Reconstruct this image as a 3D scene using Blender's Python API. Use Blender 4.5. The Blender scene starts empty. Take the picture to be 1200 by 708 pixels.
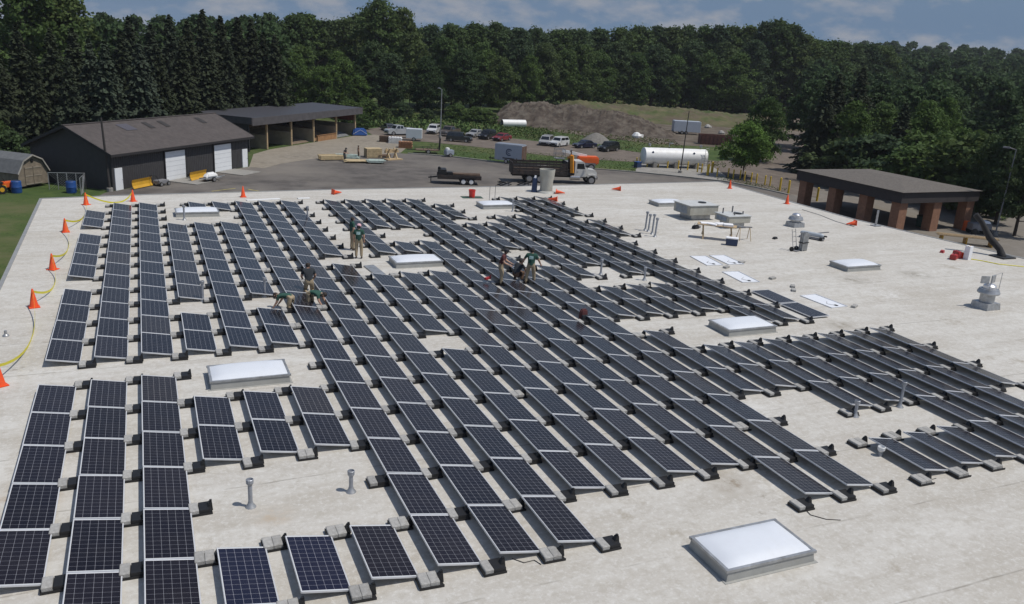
import bpy, bmesh, math, random
import numpy as np
from mathutils import Vector, Matrix

random.seed(7)
SC = bpy.context.scene
COL = SC.collection
R = math.radians

# ------------------------------------------------------------------ camera
F_PX, PITCH, ROLL, YAW = 979.433, 0.296291, 0.0605481, 0.421132
CAM = Vector((3.2798, -13.8417, 10.4179))
_fw = Vector((math.sin(YAW) * math.cos(PITCH), math.cos(YAW) * math.cos(PITCH), -math.sin(PITCH)))
_r0 = Vector((math.cos(YAW), -math.sin(YAW), 0.0))
_u0 = _r0.cross(_fw)
_rt = _r0 * math.cos(ROLL) + _u0 * math.sin(ROLL)
_up = -_r0 * math.sin(ROLL) + _u0 * math.cos(ROLL)
GZ = -5.0                                   # yard level; the flat roof is z = 0


def ray(px, py):
    return _fw + _rt * ((px - 600) / F_PX) - _up * ((py - 354) / F_PX)


def gp(px, py, z=GZ):
    """survey point: where a sight line of the photo meets the level z"""
    d = ray(px, py)
    t = (z - CAM.z) / d.z
    return Vector((CAM.x + d.x * t, CAM.y + d.y * t, z))


def rp(px, py):
    return gp(px, py, 0.0)


def pd(px, py, dist):
    """point on a sight line at a horizontal distance"""
    d = ray(px, py)
    t = dist / math.hypot(d.x, d.y)
    return CAM + d * t


cam_d = bpy.data.cameras.new('camera')
cam_o = bpy.data.objects.new('camera', cam_d)
COL.objects.link(cam_o)
cam_d.sensor_width = 36.0
cam_d.lens = F_PX / 1200 * 36.0
cam_d.clip_start = 0.1
cam_d.clip_end = 8000
M = Matrix((( _rt.x, _up.x, -_fw.x, CAM.x), (_rt.y, _up.y, -_fw.y, CAM.y), (_rt.z, _up.z, -_fw.z, CAM.z), (0, 0, 0, 1)))
cam_o.matrix_world = M
SC.camera = cam_o

# ------------------------------------------------------------------ materials
MATS = {}


def mat(name, col, rough=0.8, metal=0.0, var=0.0, vscale=2.0, spec=0.5, bump=0.0, bscale=20.0, dirt=None, dscale=0.6, damt=0.5, objvar=0.0, coat=0.0, emit=None):
    """Principled material with noise variation in object space, optional stains and per-object value shift."""
    if name in MATS:
        return MATS[name]
    m = bpy.data.materials.new(name)
    m.use_nodes = True
    nt = m.node_tree
    b = nt.nodes['Principled BSDF']
    b.inputs['Roughness'].default_value = rough
    b.inputs['Metallic'].default_value = metal
    b.inputs['Specular IOR Level'].default_value = spec
    b.inputs['Coat Weight'].default_value = coat
    b.inputs['Base Color'].default_value = (*col, 1)
    tc = nt.nodes.new('ShaderNodeTexCoord')
    out = None
    if var > 0 or dirt:
        n = nt.nodes.new('ShaderNodeTexNoise')
        n.inputs['Scale'].default_value = vscale
        n.inputs['Detail'].default_value = 6
        nt.links.new(tc.outputs['Object'], n.inputs['Vector'])
        cr = nt.nodes.new('ShaderNodeValToRGB')
        cr.color_ramp.elements[0].position = 0.3
        cr.color_ramp.elements[1].position = 0.7
        cr.color_ramp.elements[0].color = (*[c * (1 - var) for c in col], 1)
        cr.color_ramp.elements[1].color = (*[min(1, c * (1 + var)) for c in col], 1)
        nt.links.new(n.outputs['Fac'], cr.inputs['Fac'])
        out = cr.outputs['Color']
    if dirt:
        n = nt.nodes.new('ShaderNodeTexNoise')
        n.inputs['Scale'].default_value = dscale
        n.inputs['Detail'].default_value = 8
        n.inputs['Roughness'].default_value = 0.65
        nt.links.new(tc.outputs['Object'], n.inputs['Vector'])
        mr = nt.nodes.new('ShaderNodeMapRange')
        mr.inputs[1].default_value = 0.48
        mr.inputs[2].default_value = 0.72
        mr.inputs[4].default_value = damt
        nt.links.new(n.outputs['Fac'], mr.inputs[0])
        mx = nt.nodes.new('ShaderNodeMixRGB')
        nt.links.new(mr.outputs[0], mx.inputs[0])
        nt.links.new(out, mx.inputs[1])
        mx.inputs[2].default_value = (*dirt, 1)
        out = mx.outputs[0]
    if objvar > 0:
        oi = nt.nodes.new('ShaderNodeObjectInfo')
        mr = nt.nodes.new('ShaderNodeMapRange')
        mr.inputs[3].default_value = 1 - objvar
        mr.inputs[4].default_value = 1 + objvar
        nt.links.new(oi.outputs['Random'], mr.inputs[0])
        hs = nt.nodes.new('ShaderNodeHueSaturation')
        nt.links.new(mr.outputs[0], hs.inputs['Value'])
        if out is None:
            hs.inputs['Color'].default_value = (*col, 1)
        else:
            nt.links.new(out, hs.inputs['Color'])
        out = hs.outputs['Color']
    if out is not None:
        nt.links.new(out, b.inputs['Base Color'])
    if bump > 0:
        n = nt.nodes.new('ShaderNodeTexNoise')
        n.inputs['Scale'].default_value = bscale
        n.inputs['Detail'].default_value = 5
        nt.links.new(tc.outputs['Object'], n.inputs['Vector'])
        bm_ = nt.nodes.new('ShaderNodeBump')
        bm_.inputs['Strength'].default_value = bump
        bm_.inputs['Distance'].default_value = 0.05
        nt.links.new(n.outputs['Fac'], bm_.inputs['Height'])
        nt.links.new(bm_.outputs['Normal'], b.inputs['Normal'])
    if emit:
        b.inputs['Emission Color'].default_value = (*emit, 1)
        b.inputs['Emission Strength'].default_value = 1
    MATS[name] = m
    return m


# ------------------------------------------------------------------ mesh builder
class MB:
    def __init__(self):
        self.v, self.f, self.m = [], [], []

    def add(self, vs, fs, mi=0):
        o = len(self.v)
        self.v += [tuple(v) for v in vs]
        for f in fs:
            self.f.append(tuple(i + o for i in f))
            self.m.append(mi)
        return self

    def box(self, c, s, mi=0, rot=None, taper=1.0):
        hx, hy, hz = s[0] / 2, s[1] / 2, s[2] / 2
        vs = [Vector((x * (taper if z > 0 else 1), y * (taper if z > 0 else 1), z)) for z in (-hz, hz) for x, y in ((-hx, -hy), (hx, -hy), (hx, hy), (-hx, hy))]
        if rot is not None:
            vs = [rot @ v for v in vs]
        vs = [v + Vector(c) for v in vs]
        return self.add(vs, [(3, 2, 1, 0), (4, 5, 6, 7), (0, 1, 5, 4), (1, 2, 6, 5), (2, 3, 7, 6), (3, 0, 4, 7)], mi)

    def bar(self, a, b, w, h, mi=0):
        a, b = Vector(a), Vector(b)
        d = b - a
        q = d.to_track_quat('X', 'Z').to_matrix()
        return self.box((a + b) / 2, (d.length, w, h), mi, q)

    def tube(self, pts, rad, n=8, mi=0, cap=True):
        pts = [Vector(p) for p in pts]
        rs = rad if isinstance(rad, (list, tuple)) else [rad] * len(pts)
        rings = []
        for i, p in enumerate(pts):
            d = (pts[min(i + 1, len(pts) - 1)] - pts[max(i - 1, 0)])
            if d.length < 1e-9:
                d = Vector((0, 0, 1))
            q = d.to_track_quat('Z', 'X').to_matrix()
            rings.append([p + q @ Vector((math.cos(2 * math.pi * k / n) * rs[i], math.sin(2 * math.pi * k / n) * rs[i], 0)) for k in range(n)])
        vs = [v for r in rings for v in r]
        fs = []
        for i in range(len(pts) - 1):
            for k in range(n):
                a, b = i * n + k, i * n + (k + 1) % n
                fs.append((a, b, b + n, a + n))
        if cap:
            fs.append(tuple(range(n - 1, -1, -1)))
            fs.append(tuple(range((len(pts) - 1) * n, len(pts) * n)))
        return self.add(vs, fs, mi)

    def lathe(self, c, prof, n=16, mi=0, rot=None):
        """prof: list of (radius, z)"""
        vs, fs = [], []
        for r, z in prof:
            for k in range(n):
                a = 2 * math.pi * k / n
                v = Vector((r * math.cos(a), r * math.sin(a), z))
                if rot is not None:
                    v = rot @ v
                vs.append(v + Vector(c))
        for i in range(len(prof) - 1):
            for k in range(n):
                a, b = i * n + k, i * n + (k + 1) % n
                fs.append((a, b, b + n, a + n))
        fs.append(tuple(range(n - 1, -1, -1)))
        fs.append(tuple(range((len(prof) - 1) * n, len(prof) * n)))
        return self.add(vs, fs, mi)

    def prism(self, poly, z0, z1, mi=0):
        n = len(poly)
        vs = [(p[0], p[1], z0) for p in poly] + [(p[0], p[1], z1) for p in poly]
        fs = [tuple(range(n - 1, -1, -1)), tuple(range(n, 2 * n))] + [(i, (i + 1) % n, (i + 1) % n + n, i + n) for i in range(n)]
        return self.add(vs, fs, mi)

    def side(self, prof, half, mi=0):
        """side profile (x, z) extruded across y; half = number or function of z giving the half width"""
        h = half if callable(half) else (lambda z: half)
        n = len(prof)
        vs = [(x, -h(z), z) for x, z in prof] + [(x, h(z), z) for x, z in prof]
        fs = [tuple(range(n)), tuple(range(2 * n - 1, n - 1, -1))] + [((i + 1) % n, i, i + n, (i + 1) % n + n) for i in range(n)]
        return self.add(vs, fs, mi)

    def quad(self, a, b, c, d, mi=0):
        return self.add([a, b, c, d], [(0, 1, 2, 3)], mi)

    def mesh(self, name, mats):
        me = bpy.data.meshes.new(name)
        me.from_pydata(self.v, [], self.f)
        for m in ([] if mats is None else mats if isinstance(mats, (list, tuple)) else [mats]):
            me.materials.append(m)
        me.polygons.foreach_set('material_index', self.m)
        me.update()
        return me

    def build(self, name, mats, parent=None, smooth=False, loc=None, rz=0.0, bevel=0.0, seg=2):
        me = self.mesh(name, mats)
        if bevel > 0:
            bm = bmesh.new()
            bm.from_mesh(me)
            bmesh.ops.remove_doubles(bm, verts=bm.verts, dist=1e-5)
            ed = [e for e in bm.edges if len(e.link_faces) == 2 and e.calc_face_angle(0) > 0.5]
            bmesh.ops.bevel(bm, geom=ed, offset=bevel, segments=seg, affect='EDGES', clamp_overlap=True)
            bm.to_mesh(me)
            bm.free()
        if smooth:
            me.polygons.foreach_set('use_smooth', [True] * len(me.polygons))
            try:
                me.set_sharp_from_angle(angle=R(40))
            except Exception:
                pass
        o = bpy.data.objects.new(name, me)
        COL.objects.link(o)
        if parent is not None:
            o.parent = parent
        if loc is not None:
            o.location = loc
        o.rotation_euler.z = rz
        return o


def tag(o, label=None, cat=None, group=None, kind=None):
    if label:
        o['label'] = label
    if cat:
        o['category'] = cat
    if group:
        o['group'] = group
    if kind:
        o['kind'] = kind
    return o


def thing(name, loc, label, cat, group=None, rz=0.0):
    o = bpy.data.objects.new(name, None)
    o.empty_display_size = 0.2
    COL.objects.link(o)
    o.location = loc
    o.rotation_euler.z = rz
    return tag(o, label, cat, group)


def kids(o):
    return list(o.children)


def copy_tree(o, parent=None, label=None, loc=None, rz=None):
    c = o.copy()
    COL.objects.link(c)
    if parent is not None:
        c.parent = parent
    if label:
        c['label'] = label
    if loc is not None:
        c.location = loc
    if rz is not None:
        c.rotation_euler.z = rz
    for ch in kids(o):
        copy_tree(ch, c)
    return c


ORD = 'zeroth first second third fourth fifth sixth seventh eighth ninth tenth eleventh twelfth thirteenth fourteenth fifteenth sixteenth seventeenth eighteenth nineteenth twentieth twenty-first twenty-second twenty-third twenty-fourth'.split()

# ------------------------------------------------------------------ light and sky
SUN_AZ = Vector((0.80, -0.60, 0)).normalized()
SUN_EL = R(62)
to_sun = Vector((SUN_AZ.x * math.cos(SUN_EL), SUN_AZ.y * math.cos(SUN_EL), math.sin(SUN_EL)))
sl = bpy.data.lights.new('sun', 'SUN')
sl.energy = 3.35
sl.angle = R(0.53)
sl.color = (1.0, 0.955, 0.88)
so = bpy.data.objects.new('sun', sl)
COL.objects.link(so)
so.rotation_euler = (-to_sun).to_track_quat('-Z', 'Y').to_euler()
so.location = (0, 0, 60)

W = bpy.data.worlds.new('World')
SC.world = W
W.use_nodes = True
wn = W.node_tree
for n in list(wn.nodes):
    wn.nodes.remove(n)
sky = wn.nodes.new('ShaderNodeTexSky')
sky.sky_type = 'NISHITA'
sky.sun_disc = False
sky.sun_elevation = SUN_EL
sky.sun_rotation = math.atan2(SUN_AZ.x, SUN_AZ.y)
sky.altitude = 200
sky.air_density = 1.0
sky.dust_density = 0.6
sky.ozone_density = 2.0
bg = wn.nodes.new('ShaderNodeBackground')
wo = wn.nodes.new('ShaderNodeOutputWorld')
tc = wn.nodes.new('ShaderNodeTexCoord')
# broken cumulus: the direction is flattened onto a cloud layer so that the clouds shrink towards the horizon
sep = wn.nodes.new('ShaderNodeSeparateXYZ')
wn.links.new(tc.outputs['Generated'], sep.inputs[0])
mxz = wn.nodes.new('ShaderNodeMath'); mxz.operation = 'MAXIMUM'; mxz.inputs[1].default_value = 0.0
wn.links.new(sep.outputs['Z'], mxz.inputs[0])
adz = wn.nodes.new('ShaderNodeMath'); adz.operation = 'ADD'; adz.inputs[1].default_value = 0.42
wn.links.new(mxz.outputs[0], adz.inputs[0])
dvx = wn.nodes.new('ShaderNodeMath'); dvx.operation = 'DIVIDE'
wn.links.new(sep.outputs['X'], dvx.inputs[0]); wn.links.new(adz.outputs[0], dvx.inputs[1])
dvy = wn.nodes.new('ShaderNodeMath'); dvy.operation = 'DIVIDE'
wn.links.new(sep.outputs['Y'], dvy.inputs[0]); wn.links.new(adz.outputs[0], dvy.inputs[1])
cmb = wn.nodes.new('ShaderNodeCombineXYZ')
wn.links.new(dvx.outputs[0], cmb.inputs[0]); wn.links.new(dvy.outputs[0], cmb.inputs[1])
cn = wn.nodes.new('ShaderNodeTexNoise')
cn.inputs['Scale'].default_value = 5.2
cn.inputs['Detail'].default_value = 9
cn.inputs['Roughness'].default_value = 0.58
wn.links.new(cmb.outputs[0], cn.inputs['Vector'])
cr = wn.nodes.new('ShaderNodeMapRange')
cr.inputs[1].default_value = 0.475
cr.inputs[2].default_value = 0.62
cr.inputs[4].default_value = 0.8
wn.links.new(cn.outputs['Fac'], cr.inputs[0])
cmx = wn.nodes.new('ShaderNodeMixRGB')
CLOUD_COL = (3.05, 3.2, 3.6, 1)
cmx.inputs[2].default_value = CLOUD_COL
wn.links.new(cr.outputs[0], cmx.inputs[0])
# a distant blue-grey deck of haze and cloud bases lies along the horizon
deck = wn.nodes.new('ShaderNodeMapRange')
deck.interpolation_type = 'SMOOTHSTEP'
deck.inputs[1].default_value = 0.03
deck.inputs[2].default_value = 0.42
deck.inputs[3].default_value = 1.0
deck.inputs[4].default_value = 0.0
wn.links.new(mxz.outputs[0], deck.inputs[0])
dmx = wn.nodes.new('ShaderNodeMixRGB')
dmx.inputs[2].default_value = (1.36, 2.05, 3.10, 1)
wn.links.new(deck.outputs[0], dmx.inputs[0])
wn.links.new(sky.outputs[0], dmx.inputs[1])
wn.links.new(dmx.outputs[0], cmx.inputs[1])
wn.links.new(cmx.outputs[0], bg.inputs['Color'])
bg.inputs['Strength'].default_value = 0.105
wn.links.new(bg.outputs[0], wo.inputs['Surface'])

SC.view_settings.view_transform = 'Standard'
SC.view_settings.look = 'None'
SC.view_settings.gamma = 1
SC.view_settings.exposure = 0.0
SC.view_settings.use_curve_mapping = False
SC.render.engine = 'CYCLES'
SC.cycles.use_denoising = True
SC.cycles.max_bounces = 6
SC.cycles.diffuse_bounces = 3
SC.cycles.glossy_bounces = 3
SC.cycles.transparent_max_bounces = 8
SC.cycles.sample_clamp_indirect = 8
# ------------------------------------------------------------------ main building and its roof
ROOF = [(-2.45, -30.0), (-2.45, 24.0), (-2.70, 43.1), (2.6, 43.95), (15.9, 45.1), (30.0, 45.6), (49.9, 46.9), (49.7, 38.5), (49.6, 30.6), (51.4, 18.9), (54.5, -30.0)]


OFFX, OFFY = -23.0, -5.0


def roof_material():
    m = bpy.data.materials.new('weathered_white_membrane')
    m.use_nodes = True
    nt = m.node_tree
    b = nt.nodes['Principled BSDF']
    b.inputs['Roughness'].default_value = 0.75
    b.inputs['Specular IOR Level'].default_value = 0.3
    tc = nt.nodes.new('ShaderNodeTexCoord')

    def noise(scale, detail=6, rough=0.6, vec=None, stretch=None):
        n = nt.nodes.new('ShaderNodeTexNoise')
        n.inputs['Scale'].default_value = scale
        n.inputs['Detail'].default_value = detail
        n.inputs['Roughness'].default_value = rough
        src = tc.outputs['Object']
        if stretch:
            mp = nt.nodes.new('ShaderNodeMapping')
            mp.inputs['Scale'].default_value = stretch
            nt.links.new(src, mp.inputs['Vector'])
            src = mp.outputs[0]
        nt.links.new(src, n.inputs['Vector'])
        return n.outputs['Fac']

    def rng(f, a, b_, lo=0.0, hi=1.0):
        r = nt.nodes.new('ShaderNodeMapRange')
        r.inputs[1].default_value, r.inputs[2].default_value, r.inputs[3].default_value, r.inputs[4].default_value = a, b_, lo, hi
        nt.links.new(f, r.inputs[0])
        return r.outputs[0]

    def mix(fac, c1, c2):
        x = nt.nodes.new('ShaderNodeMixRGB')
        nt.links.new(fac, x.inputs[0])
        for s, c in ((1, c1), (2, c2)):
            if isinstance(c, tuple):
                x.inputs[s].default_value = (*c, 1)
            else:
                nt.links.new(c, x.inputs[s])
        return x.outputs[0]
    c = mix(rng(noise(0.10, 7, 0.62), 0.35, 0.65), (0.500, 0.475, 0.432), (0.575, 0.560, 0.522))
    c = mix(rng(noise(0.8, 8, 0.72, stretch=(0.20, 1.3, 1)), 0.42, 0.66, 0, 0.75), c, (0.42, 0.39, 0.345))
    c = mix(rng(noise(0.35, 9, 0.75, stretch=(0.35, 1.0, 1)), 0.48, 0.64, 0, 0.65), c, (0.385, 0.35, 0.295))
    c = mix(rng(noise(2.4, 9, 0.78), 0.48, 0.62, 0, 0.65), c, (0.39, 0.36, 0.31))
    c = mix(rng(noise(0.45, 8, 0.75), 0.60, 0.70, 0, 0.75), c, (0.31, 0.27, 0.21))
    c = mix(rng(noise(7.0, 7, 0.8), 0.50, 0.64, 0, 0.6), c, (0.64, 0.63, 0.60))
    c = mix(rng(noise(0.22, 9, 0.8, stretch=(1.0, 1.6, 1)), 0.645, 0.70, 0, 0.75), c, (0.22, 0.19, 0.15))
    c = mix(rng(noise(1.5, 6, 0.7, stretch=(0.6, 1.0, 1)), 0.58, 0.72, 0, 0.6), c, (0.63, 0.62, 0.585))
    c = mix(rng(noise(38, 3, 0.6), 0.60, 0.80, 0, 0.30), c, (0.28, 0.26, 0.22))
    # a few rust and mud stains where water ponds
    for px, py, rad, col in ((855, 567, .75, (.22, .17, .11)), (1000, 328, 1.0, (.20, .18, .14)), (1072, 322, 1.1, (.22, .20, .16)), (1010, 308, .9, (.24, .21, .16)), (985, 381, .8, (.25, .22, .17)), (742, 370, .5, (.24, .21, .17)),
                              (448, 506, .35, (.24, .2, .15)), (320, 604, .6, (.42, .34, .25)), (20, 590, 1.2, (.40, .32, .24)), (1040, 345, 1.3, (.62, .61, .58)), (930, 560, 1.6, (.64, .63, .60)), (880, 480, 1.0, (.62, .61, .58))):
        q = rp(px, py)
        vd = nt.nodes.new('ShaderNodeVectorMath'); vd.operation = 'DISTANCE'
        vd.inputs[1].default_value = (q.x + OFFX, q.y + OFFY, 5.0)
        nt.links.new(tc.outputs['Object'], vd.inputs[0])
        f_ = rng(vd.outputs['Value'], rad * .15, rad, .75, 0.0)
        ad = nt.nodes.new('ShaderNodeMath'); ad.operation = 'MULTIPLY'
        nt.links.new(f_, ad.inputs[0]); nt.links.new(rng(noise(3.5, 8, 0.75), .42, .60, 0, 1.25), ad.inputs[1])
        ad.use_clamp = True
        c = mix(ad.outputs[0], c, col)
    # welded sheet seams running along x every 2.9 m
    sp = nt.nodes.new('ShaderNodeSeparateXYZ')
    nt.links.new(tc.outputs['Object'], sp.inputs[0])
    wob = nt.nodes.new('ShaderNodeMath'); wob.operation = 'MULTIPLY_ADD'
    nt.links.new(noise(0.3, 3), wob.inputs[0]); wob.inputs[1].default_value = 0.25
    nt.links.new(sp.outputs['Y'], wob.inputs[2])
    md = nt.nodes.new('ShaderNodeMath'); md.operation = 'PINGPONG'; md.inputs[1].default_value = 1.45
    nt.links.new(wob.outputs[0], md.inputs[0])
    ln = rng(md.outputs[0], 0.0, 0.035, 0.9, 0.0)
    brk = rng(noise(0.5, 6, 0.7), 0.45, 0.60)
    ml = nt.nodes.new('ShaderNodeMath'); ml.operation = 'MULTIPLY'
    nt.links.new(ln, ml.inputs[0]); nt.links.new(brk, ml.inputs[1])
    c = mix(ml.outputs[0], c, (0.22, 0.20, 0.17))
    nt.links.new(c, b.inputs['Base Color'])
    bp = nt.nodes.new('ShaderNodeBump')
    bp.inputs['Strength'].default_value = 0.35
    bp.inputs['Distance'].default_value = 0.03
    nt.links.new(noise(3.0, 8, 0.7), bp.inputs['Height'])
    nt.links.new(bp.outputs[0], b.inputs['Normal'])
    return m


MEMB = roof_material()
M_alu = mat('aluminium', (0.62, 0.63, 0.66), 0.35, 0.85, 0.08, 6)
M_galv = mat('galvanised_steel', (0.40, 0.41, 0.42), 0.45, 0.6, 0.2, 5, dirt=(0.22, 0.2, 0.17), dscale=3, damt=0.5)
M_curb = mat('painted_grey_curb', (0.36, 0.36, 0.34), 0.6, 0.1, 0.12, 4, dirt=(0.2, 0.18, 0.15), dscale=2, damt=0.5)
M_black = mat('black_plastic', (0.011, 0.011, 0.012), 0.55, 0, 0.3, 6)
M_conc = mat('concrete_block', (0.37, 0.362, 0.345), 0.9, 0, 0.16, 9, bump=0.5, bscale=60, dirt=(0.2, 0.185, 0.16), dscale=7, damt=0.6, objvar=0.14)
M_white = mat('white_paint', (0.78, 0.78, 0.77), 0.5, 0, 0.05, 3, dirt=(0.45, 0.42, 0.36), dscale=1.5, damt=0.4)
M_wallbrick = mat('tan_brick', (0.32, 0.23, 0.17), 0.9, 0, 0.2, 6)

bld = thing('warehouse_building', (23, 5, GZ), 'long low building whose flat pale membrane roof carries the rows of solar panels', 'building')
OFF = Vector((-23, -5, -GZ))
mb = MB()
mb.add([(p[0] + OFF.x, p[1] + OFF.y, OFF.z) for p in ROOF], [tuple(range(len(ROOF) - 1, -1, -1))])
ro = mb.build('roof', MEMB, bld)
if ro.data.polygons[0].normal.z < 0:
    ro.data.flip_normals()
mb = MB()
n = len(ROOF)
ins = [(p[0] * 0.9995, p[1]) for p in ROOF]
for i in range(n):
    a, b = ROOF[i], ROOF[(i + 1) % n]
    mb.quad((a[0] - 23, a[1] - 5, 0), (b[0] - 23, b[1] - 5, 0), (b[0] - 23, b[1] - 5, 4.86), (a[0] - 23, a[1] - 5, 4.86))
mb.build('wall', M_wallbrick, bld)
mb = MB()
for i in range(n - 1):
    a, b = Vector((ROOF[i][0] - 23, ROOF[i][1] - 5, 4.945)), Vector((ROOF[i + 1][0] - 23, ROOF[i + 1][1] - 5, 4.945))
    mb.bar(a, b, 0.16, 0.17)
mb.build('edge_flashing', mat('grey_edge_metal', (0.33, 0.33, 0.32), 0.5, 0.3, 0.1, 3), bld)

# ------------------------------------------------------------------ solar array
PV, PU, TILT, ZHI = 1.3655, 2.0, R(10), 0.28
DEP, LEN, THK = 0.985, 1.985, 0.038
SEG = {0: [(19, 17), (16, 12), (11, 7), (6, 1)], 1: [(20, 7), (6, 0)], 2: [(20, 7), (6, 0)], 3: [(17, 10), (9, 7), (5, 3), (1, 0)],
       4: [(20, 19), (17, 7), (5, 3), (1, 0)], 5: [(20, 19), (17, 10), (9, 7), (5, 3), (1, 0)], 6: [(20, 0)], 7: [(20, 0)], 8: [(20, 13), (12, 0)],
       9: [(11, 7), (6, 1)], 10: [(20, 13), (11, 1)], 11: [(20, 16), (14, 13), (11, 1)], 12: [(20, 16), (14, 1)], 13: [(20, 0)], 14: [(20, 0)],
       15: [(19, 17), (16, 13), (11, 7), (6, 3)], 16: [(16, 10), (9, 7), (5, 3), (1, 0)], 17: [(17, 11), (9, 7), (5, 2), (1, 0)],
       18: [(17, 10), (9, 7), (5, 2), (1, 0)], 19: [(20, 6), (5, 0)], 20: [(20, 6), (5, 0)], 21: [(20, 17), (16, 14), (5, 1)], 22: [(5, 2)]}


def cell_material(name, c1, c2, line, rough=0.2):
    """6 x 12 cells: x along the depth, y along the length of the panel; fine silver lines between the cells"""
    m = bpy.data.materials.new(name)
    m.use_nodes = True
    nt = m.node_tree
    b = nt.nodes['Principled BSDF']
    b.inputs['Roughness'].default_value = rough
    b.inputs['Specular IOR Level'].default_value = 0.25
    tc = nt.nodes.new('ShaderNodeTexCoord')
    sp = nt.nodes.new('ShaderNodeSeparateXYZ')
    nt.links.new(tc.outputs['Object'], sp.inputs[0])

    def line_mask(sock, pitch, half):
        p = nt.nodes.new('ShaderNodeMath'); p.operation = 'PINGPONG'; p.inputs[1].default_value = pitch / 2
        nt.links.new(sock, p.inputs[0])
        c = nt.nodes.new('ShaderNodeMath'); c.operation = 'LESS_THAN'; c.inputs[1].default_value = half
        nt.links.new(p.outputs[0], c.inputs[0])
        return c.outputs[0], p.outputs[0]
    a, da = line_mask(sp.outputs['X'], 0.1585, 0.0027)
    q, dq = line_mask(sp.outputs['Y'], 0.1585, 0.0023)
    sm = nt.nodes.new('ShaderNodeMath'); sm.operation = 'ADD'
    nt.links.new(da, sm.inputs[0]); nt.links.new(dq, sm.inputs[1])
    cor = nt.nodes.new('ShaderNodeMath'); cor.operation = 'LESS_THAN'; cor.inputs[1].default_value = 0.011
    nt.links.new(sm.outputs[0], cor.inputs[0])
    mx = nt.nodes.new('ShaderNodeMath'); mx.operation = 'MAXIMUM'
    nt.links.new(a, mx.inputs[0]); nt.links.new(q, mx.inputs[1])
    mx2 = nt.nodes.new('ShaderNodeMath'); mx2.operation = 'MAXIMUM'
    nt.links.new(mx.outputs[0], mx2.inputs[0]); nt.links.new(cor.outputs[0], mx2.inputs[1])
    oi = nt.nodes.new('ShaderNodeObjectInfo')
    base = nt.nodes.new('ShaderNodeMixRGB')
    nt.links.new(oi.outputs['Random'], base.inputs[0])
    base.inputs[1].default_value = (*c1, 1)
    base.inputs[2].default_value = (*c2, 1)
    # thin film of dust, patchy
    n = nt.nodes.new('ShaderNodeTexNoise'); n.inputs['Scale'].default_value = 1.7; n.inputs['Detail'].default_value = 6
    nt.links.new(tc.outputs['Object'], n.inputs['Vector'])
    mr = nt.nodes.new('ShaderNodeMapRange'); mr.inputs[1].default_value = 0.4; mr.inputs[2].default_value = 0.8; mr.inputs[4].default_value = 0.05
    nt.links.new(n.outputs['Fac'], mr.inputs[0])
    du = nt.nodes.new('ShaderNodeMixRGB')
    nt.links.new(mr.outputs[0], du.inputs[0]); nt.links.new(base.outputs[0], du.inputs[1])
    du.inputs[2].default_value = (0.16, 0.14, 0.12, 1)
    fin = nt.nodes.new('ShaderNodeMixRGB')
    nt.links.new(mx2.outputs[0], fin.inputs[0]); nt.links.new(du.outputs[0], fin.inputs[1])
    fin.inputs[2].default_value = (*line, 1)
    nt.links.new(fin.outputs[0], b.inputs['Base Color'])
    return m


M_cell = cell_material('dark_blue_cells', (0.007, 0.006, 0.010), (0.013, 0.011, 0.016), (0.23, 0.23, 0.25))
M_cellb = cell_material('bluer_cells', (0.011, 0.012, 0.029), (0.013, 0.015, 0.033), (0.28, 0.28, 0.32))
M_cellbr = cell_material('brownish_cells', (0.017, 0.014, 0.016), (0.022, 0.018, 0.019), (0.25, 0.24, 0.24))
M_sheet = mat('white_backsheet', (0.62, 0.62, 0.61), 0.6, 0, 0.03, 3)
M_frame = mat('anodised_frame', (0.66, 0.67, 0.69), 0.38, 0.35, 0.04, 4)
M_laminate = mat('white_laminate', (0.70, 0.70, 0.70), 0.15, 0, 0.02, 4)


def panel_proto(name, cellmat, label):
    """root at the middle of the footprint on the roof; long side along y, high edge at -x"""
    t = thing(name, (0, 0, -50), label, 'solar panel', 'solar panels of the roof array')
    ct, st = math.cos(TILT), math.sin(TILT)
    rot = Matrix.Rotation(TILT, 3, 'Y')
    c = Vector((-PV / 2 + 0.02 + DEP * ct / 2 + 0.17, 0, ZHI - DEP * st / 2))     # centre of the top face
    top = lambda x, y, z: c + rot @ Vector((x, y, z))
    hx, hy, lip = DEP / 2, LEN / 2, 0.022
    fr = MB()
    for s in (-1, 1):
        fr.box(top(0, s * (hy - lip / 2), -THK / 2), (DEP, lip, THK), 0, rot)
        fr.box(top(s * (hx - 0.007), 0, -THK / 2), (0.014, LEN - 2 * lip, THK), 0, rot)
    fr.build('frame', M_frame, t)
    g = MB()
    g.box((0, 0, 0), (DEP - 0.030, LEN - 2 * lip, 0.006))
    go = g.build('laminate', [M_laminate], t)
    go.location = top(0, 0, -0.008)
    go.rotation_euler = (0, TILT, 0)
    ce = MB()
    ce.box((0, 0, 0), (6 * 0.1585 - 0.016, 12 * 0.1585 - 0.0, 0.002))
    co = ce.build('cells', [cellmat], t)
    co.location = top(0, 0, -0.0036)
    co.rotation_euler = (0, TILT, 0)
    return t


# lattice: high edge of column j lies at x = j * PV
PX0 = PV / 2 - 0.19            # root offset so that the high edge falls on the lattice line
protos = {'d': panel_proto('solar_panel', M_cell, 'x'), 'b': panel_proto('solar_panel', M_cellb, 'x'), 'r': panel_proto('solar_panel', M_cellbr, 'x')}
used = set()
rng_ = random.Random(3)


def place_panel(kind, j, k, label):
    o = protos[kind] if kind not in used else copy_tree(protos[kind])
    used.add(kind)
    o.location = (j * PV + PX0 + rng_.uniform(-.006, .006), (k + 0.5) * PU + rng_.uniform(-.004, .004), 0)
    o.rotation_euler = (R(rng_.uniform(-.25, .25)), R(rng_.uniform(-.35, .35)), R(rng_.uniform(-.12, .12)))
    o['label'] = label
    return o


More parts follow.
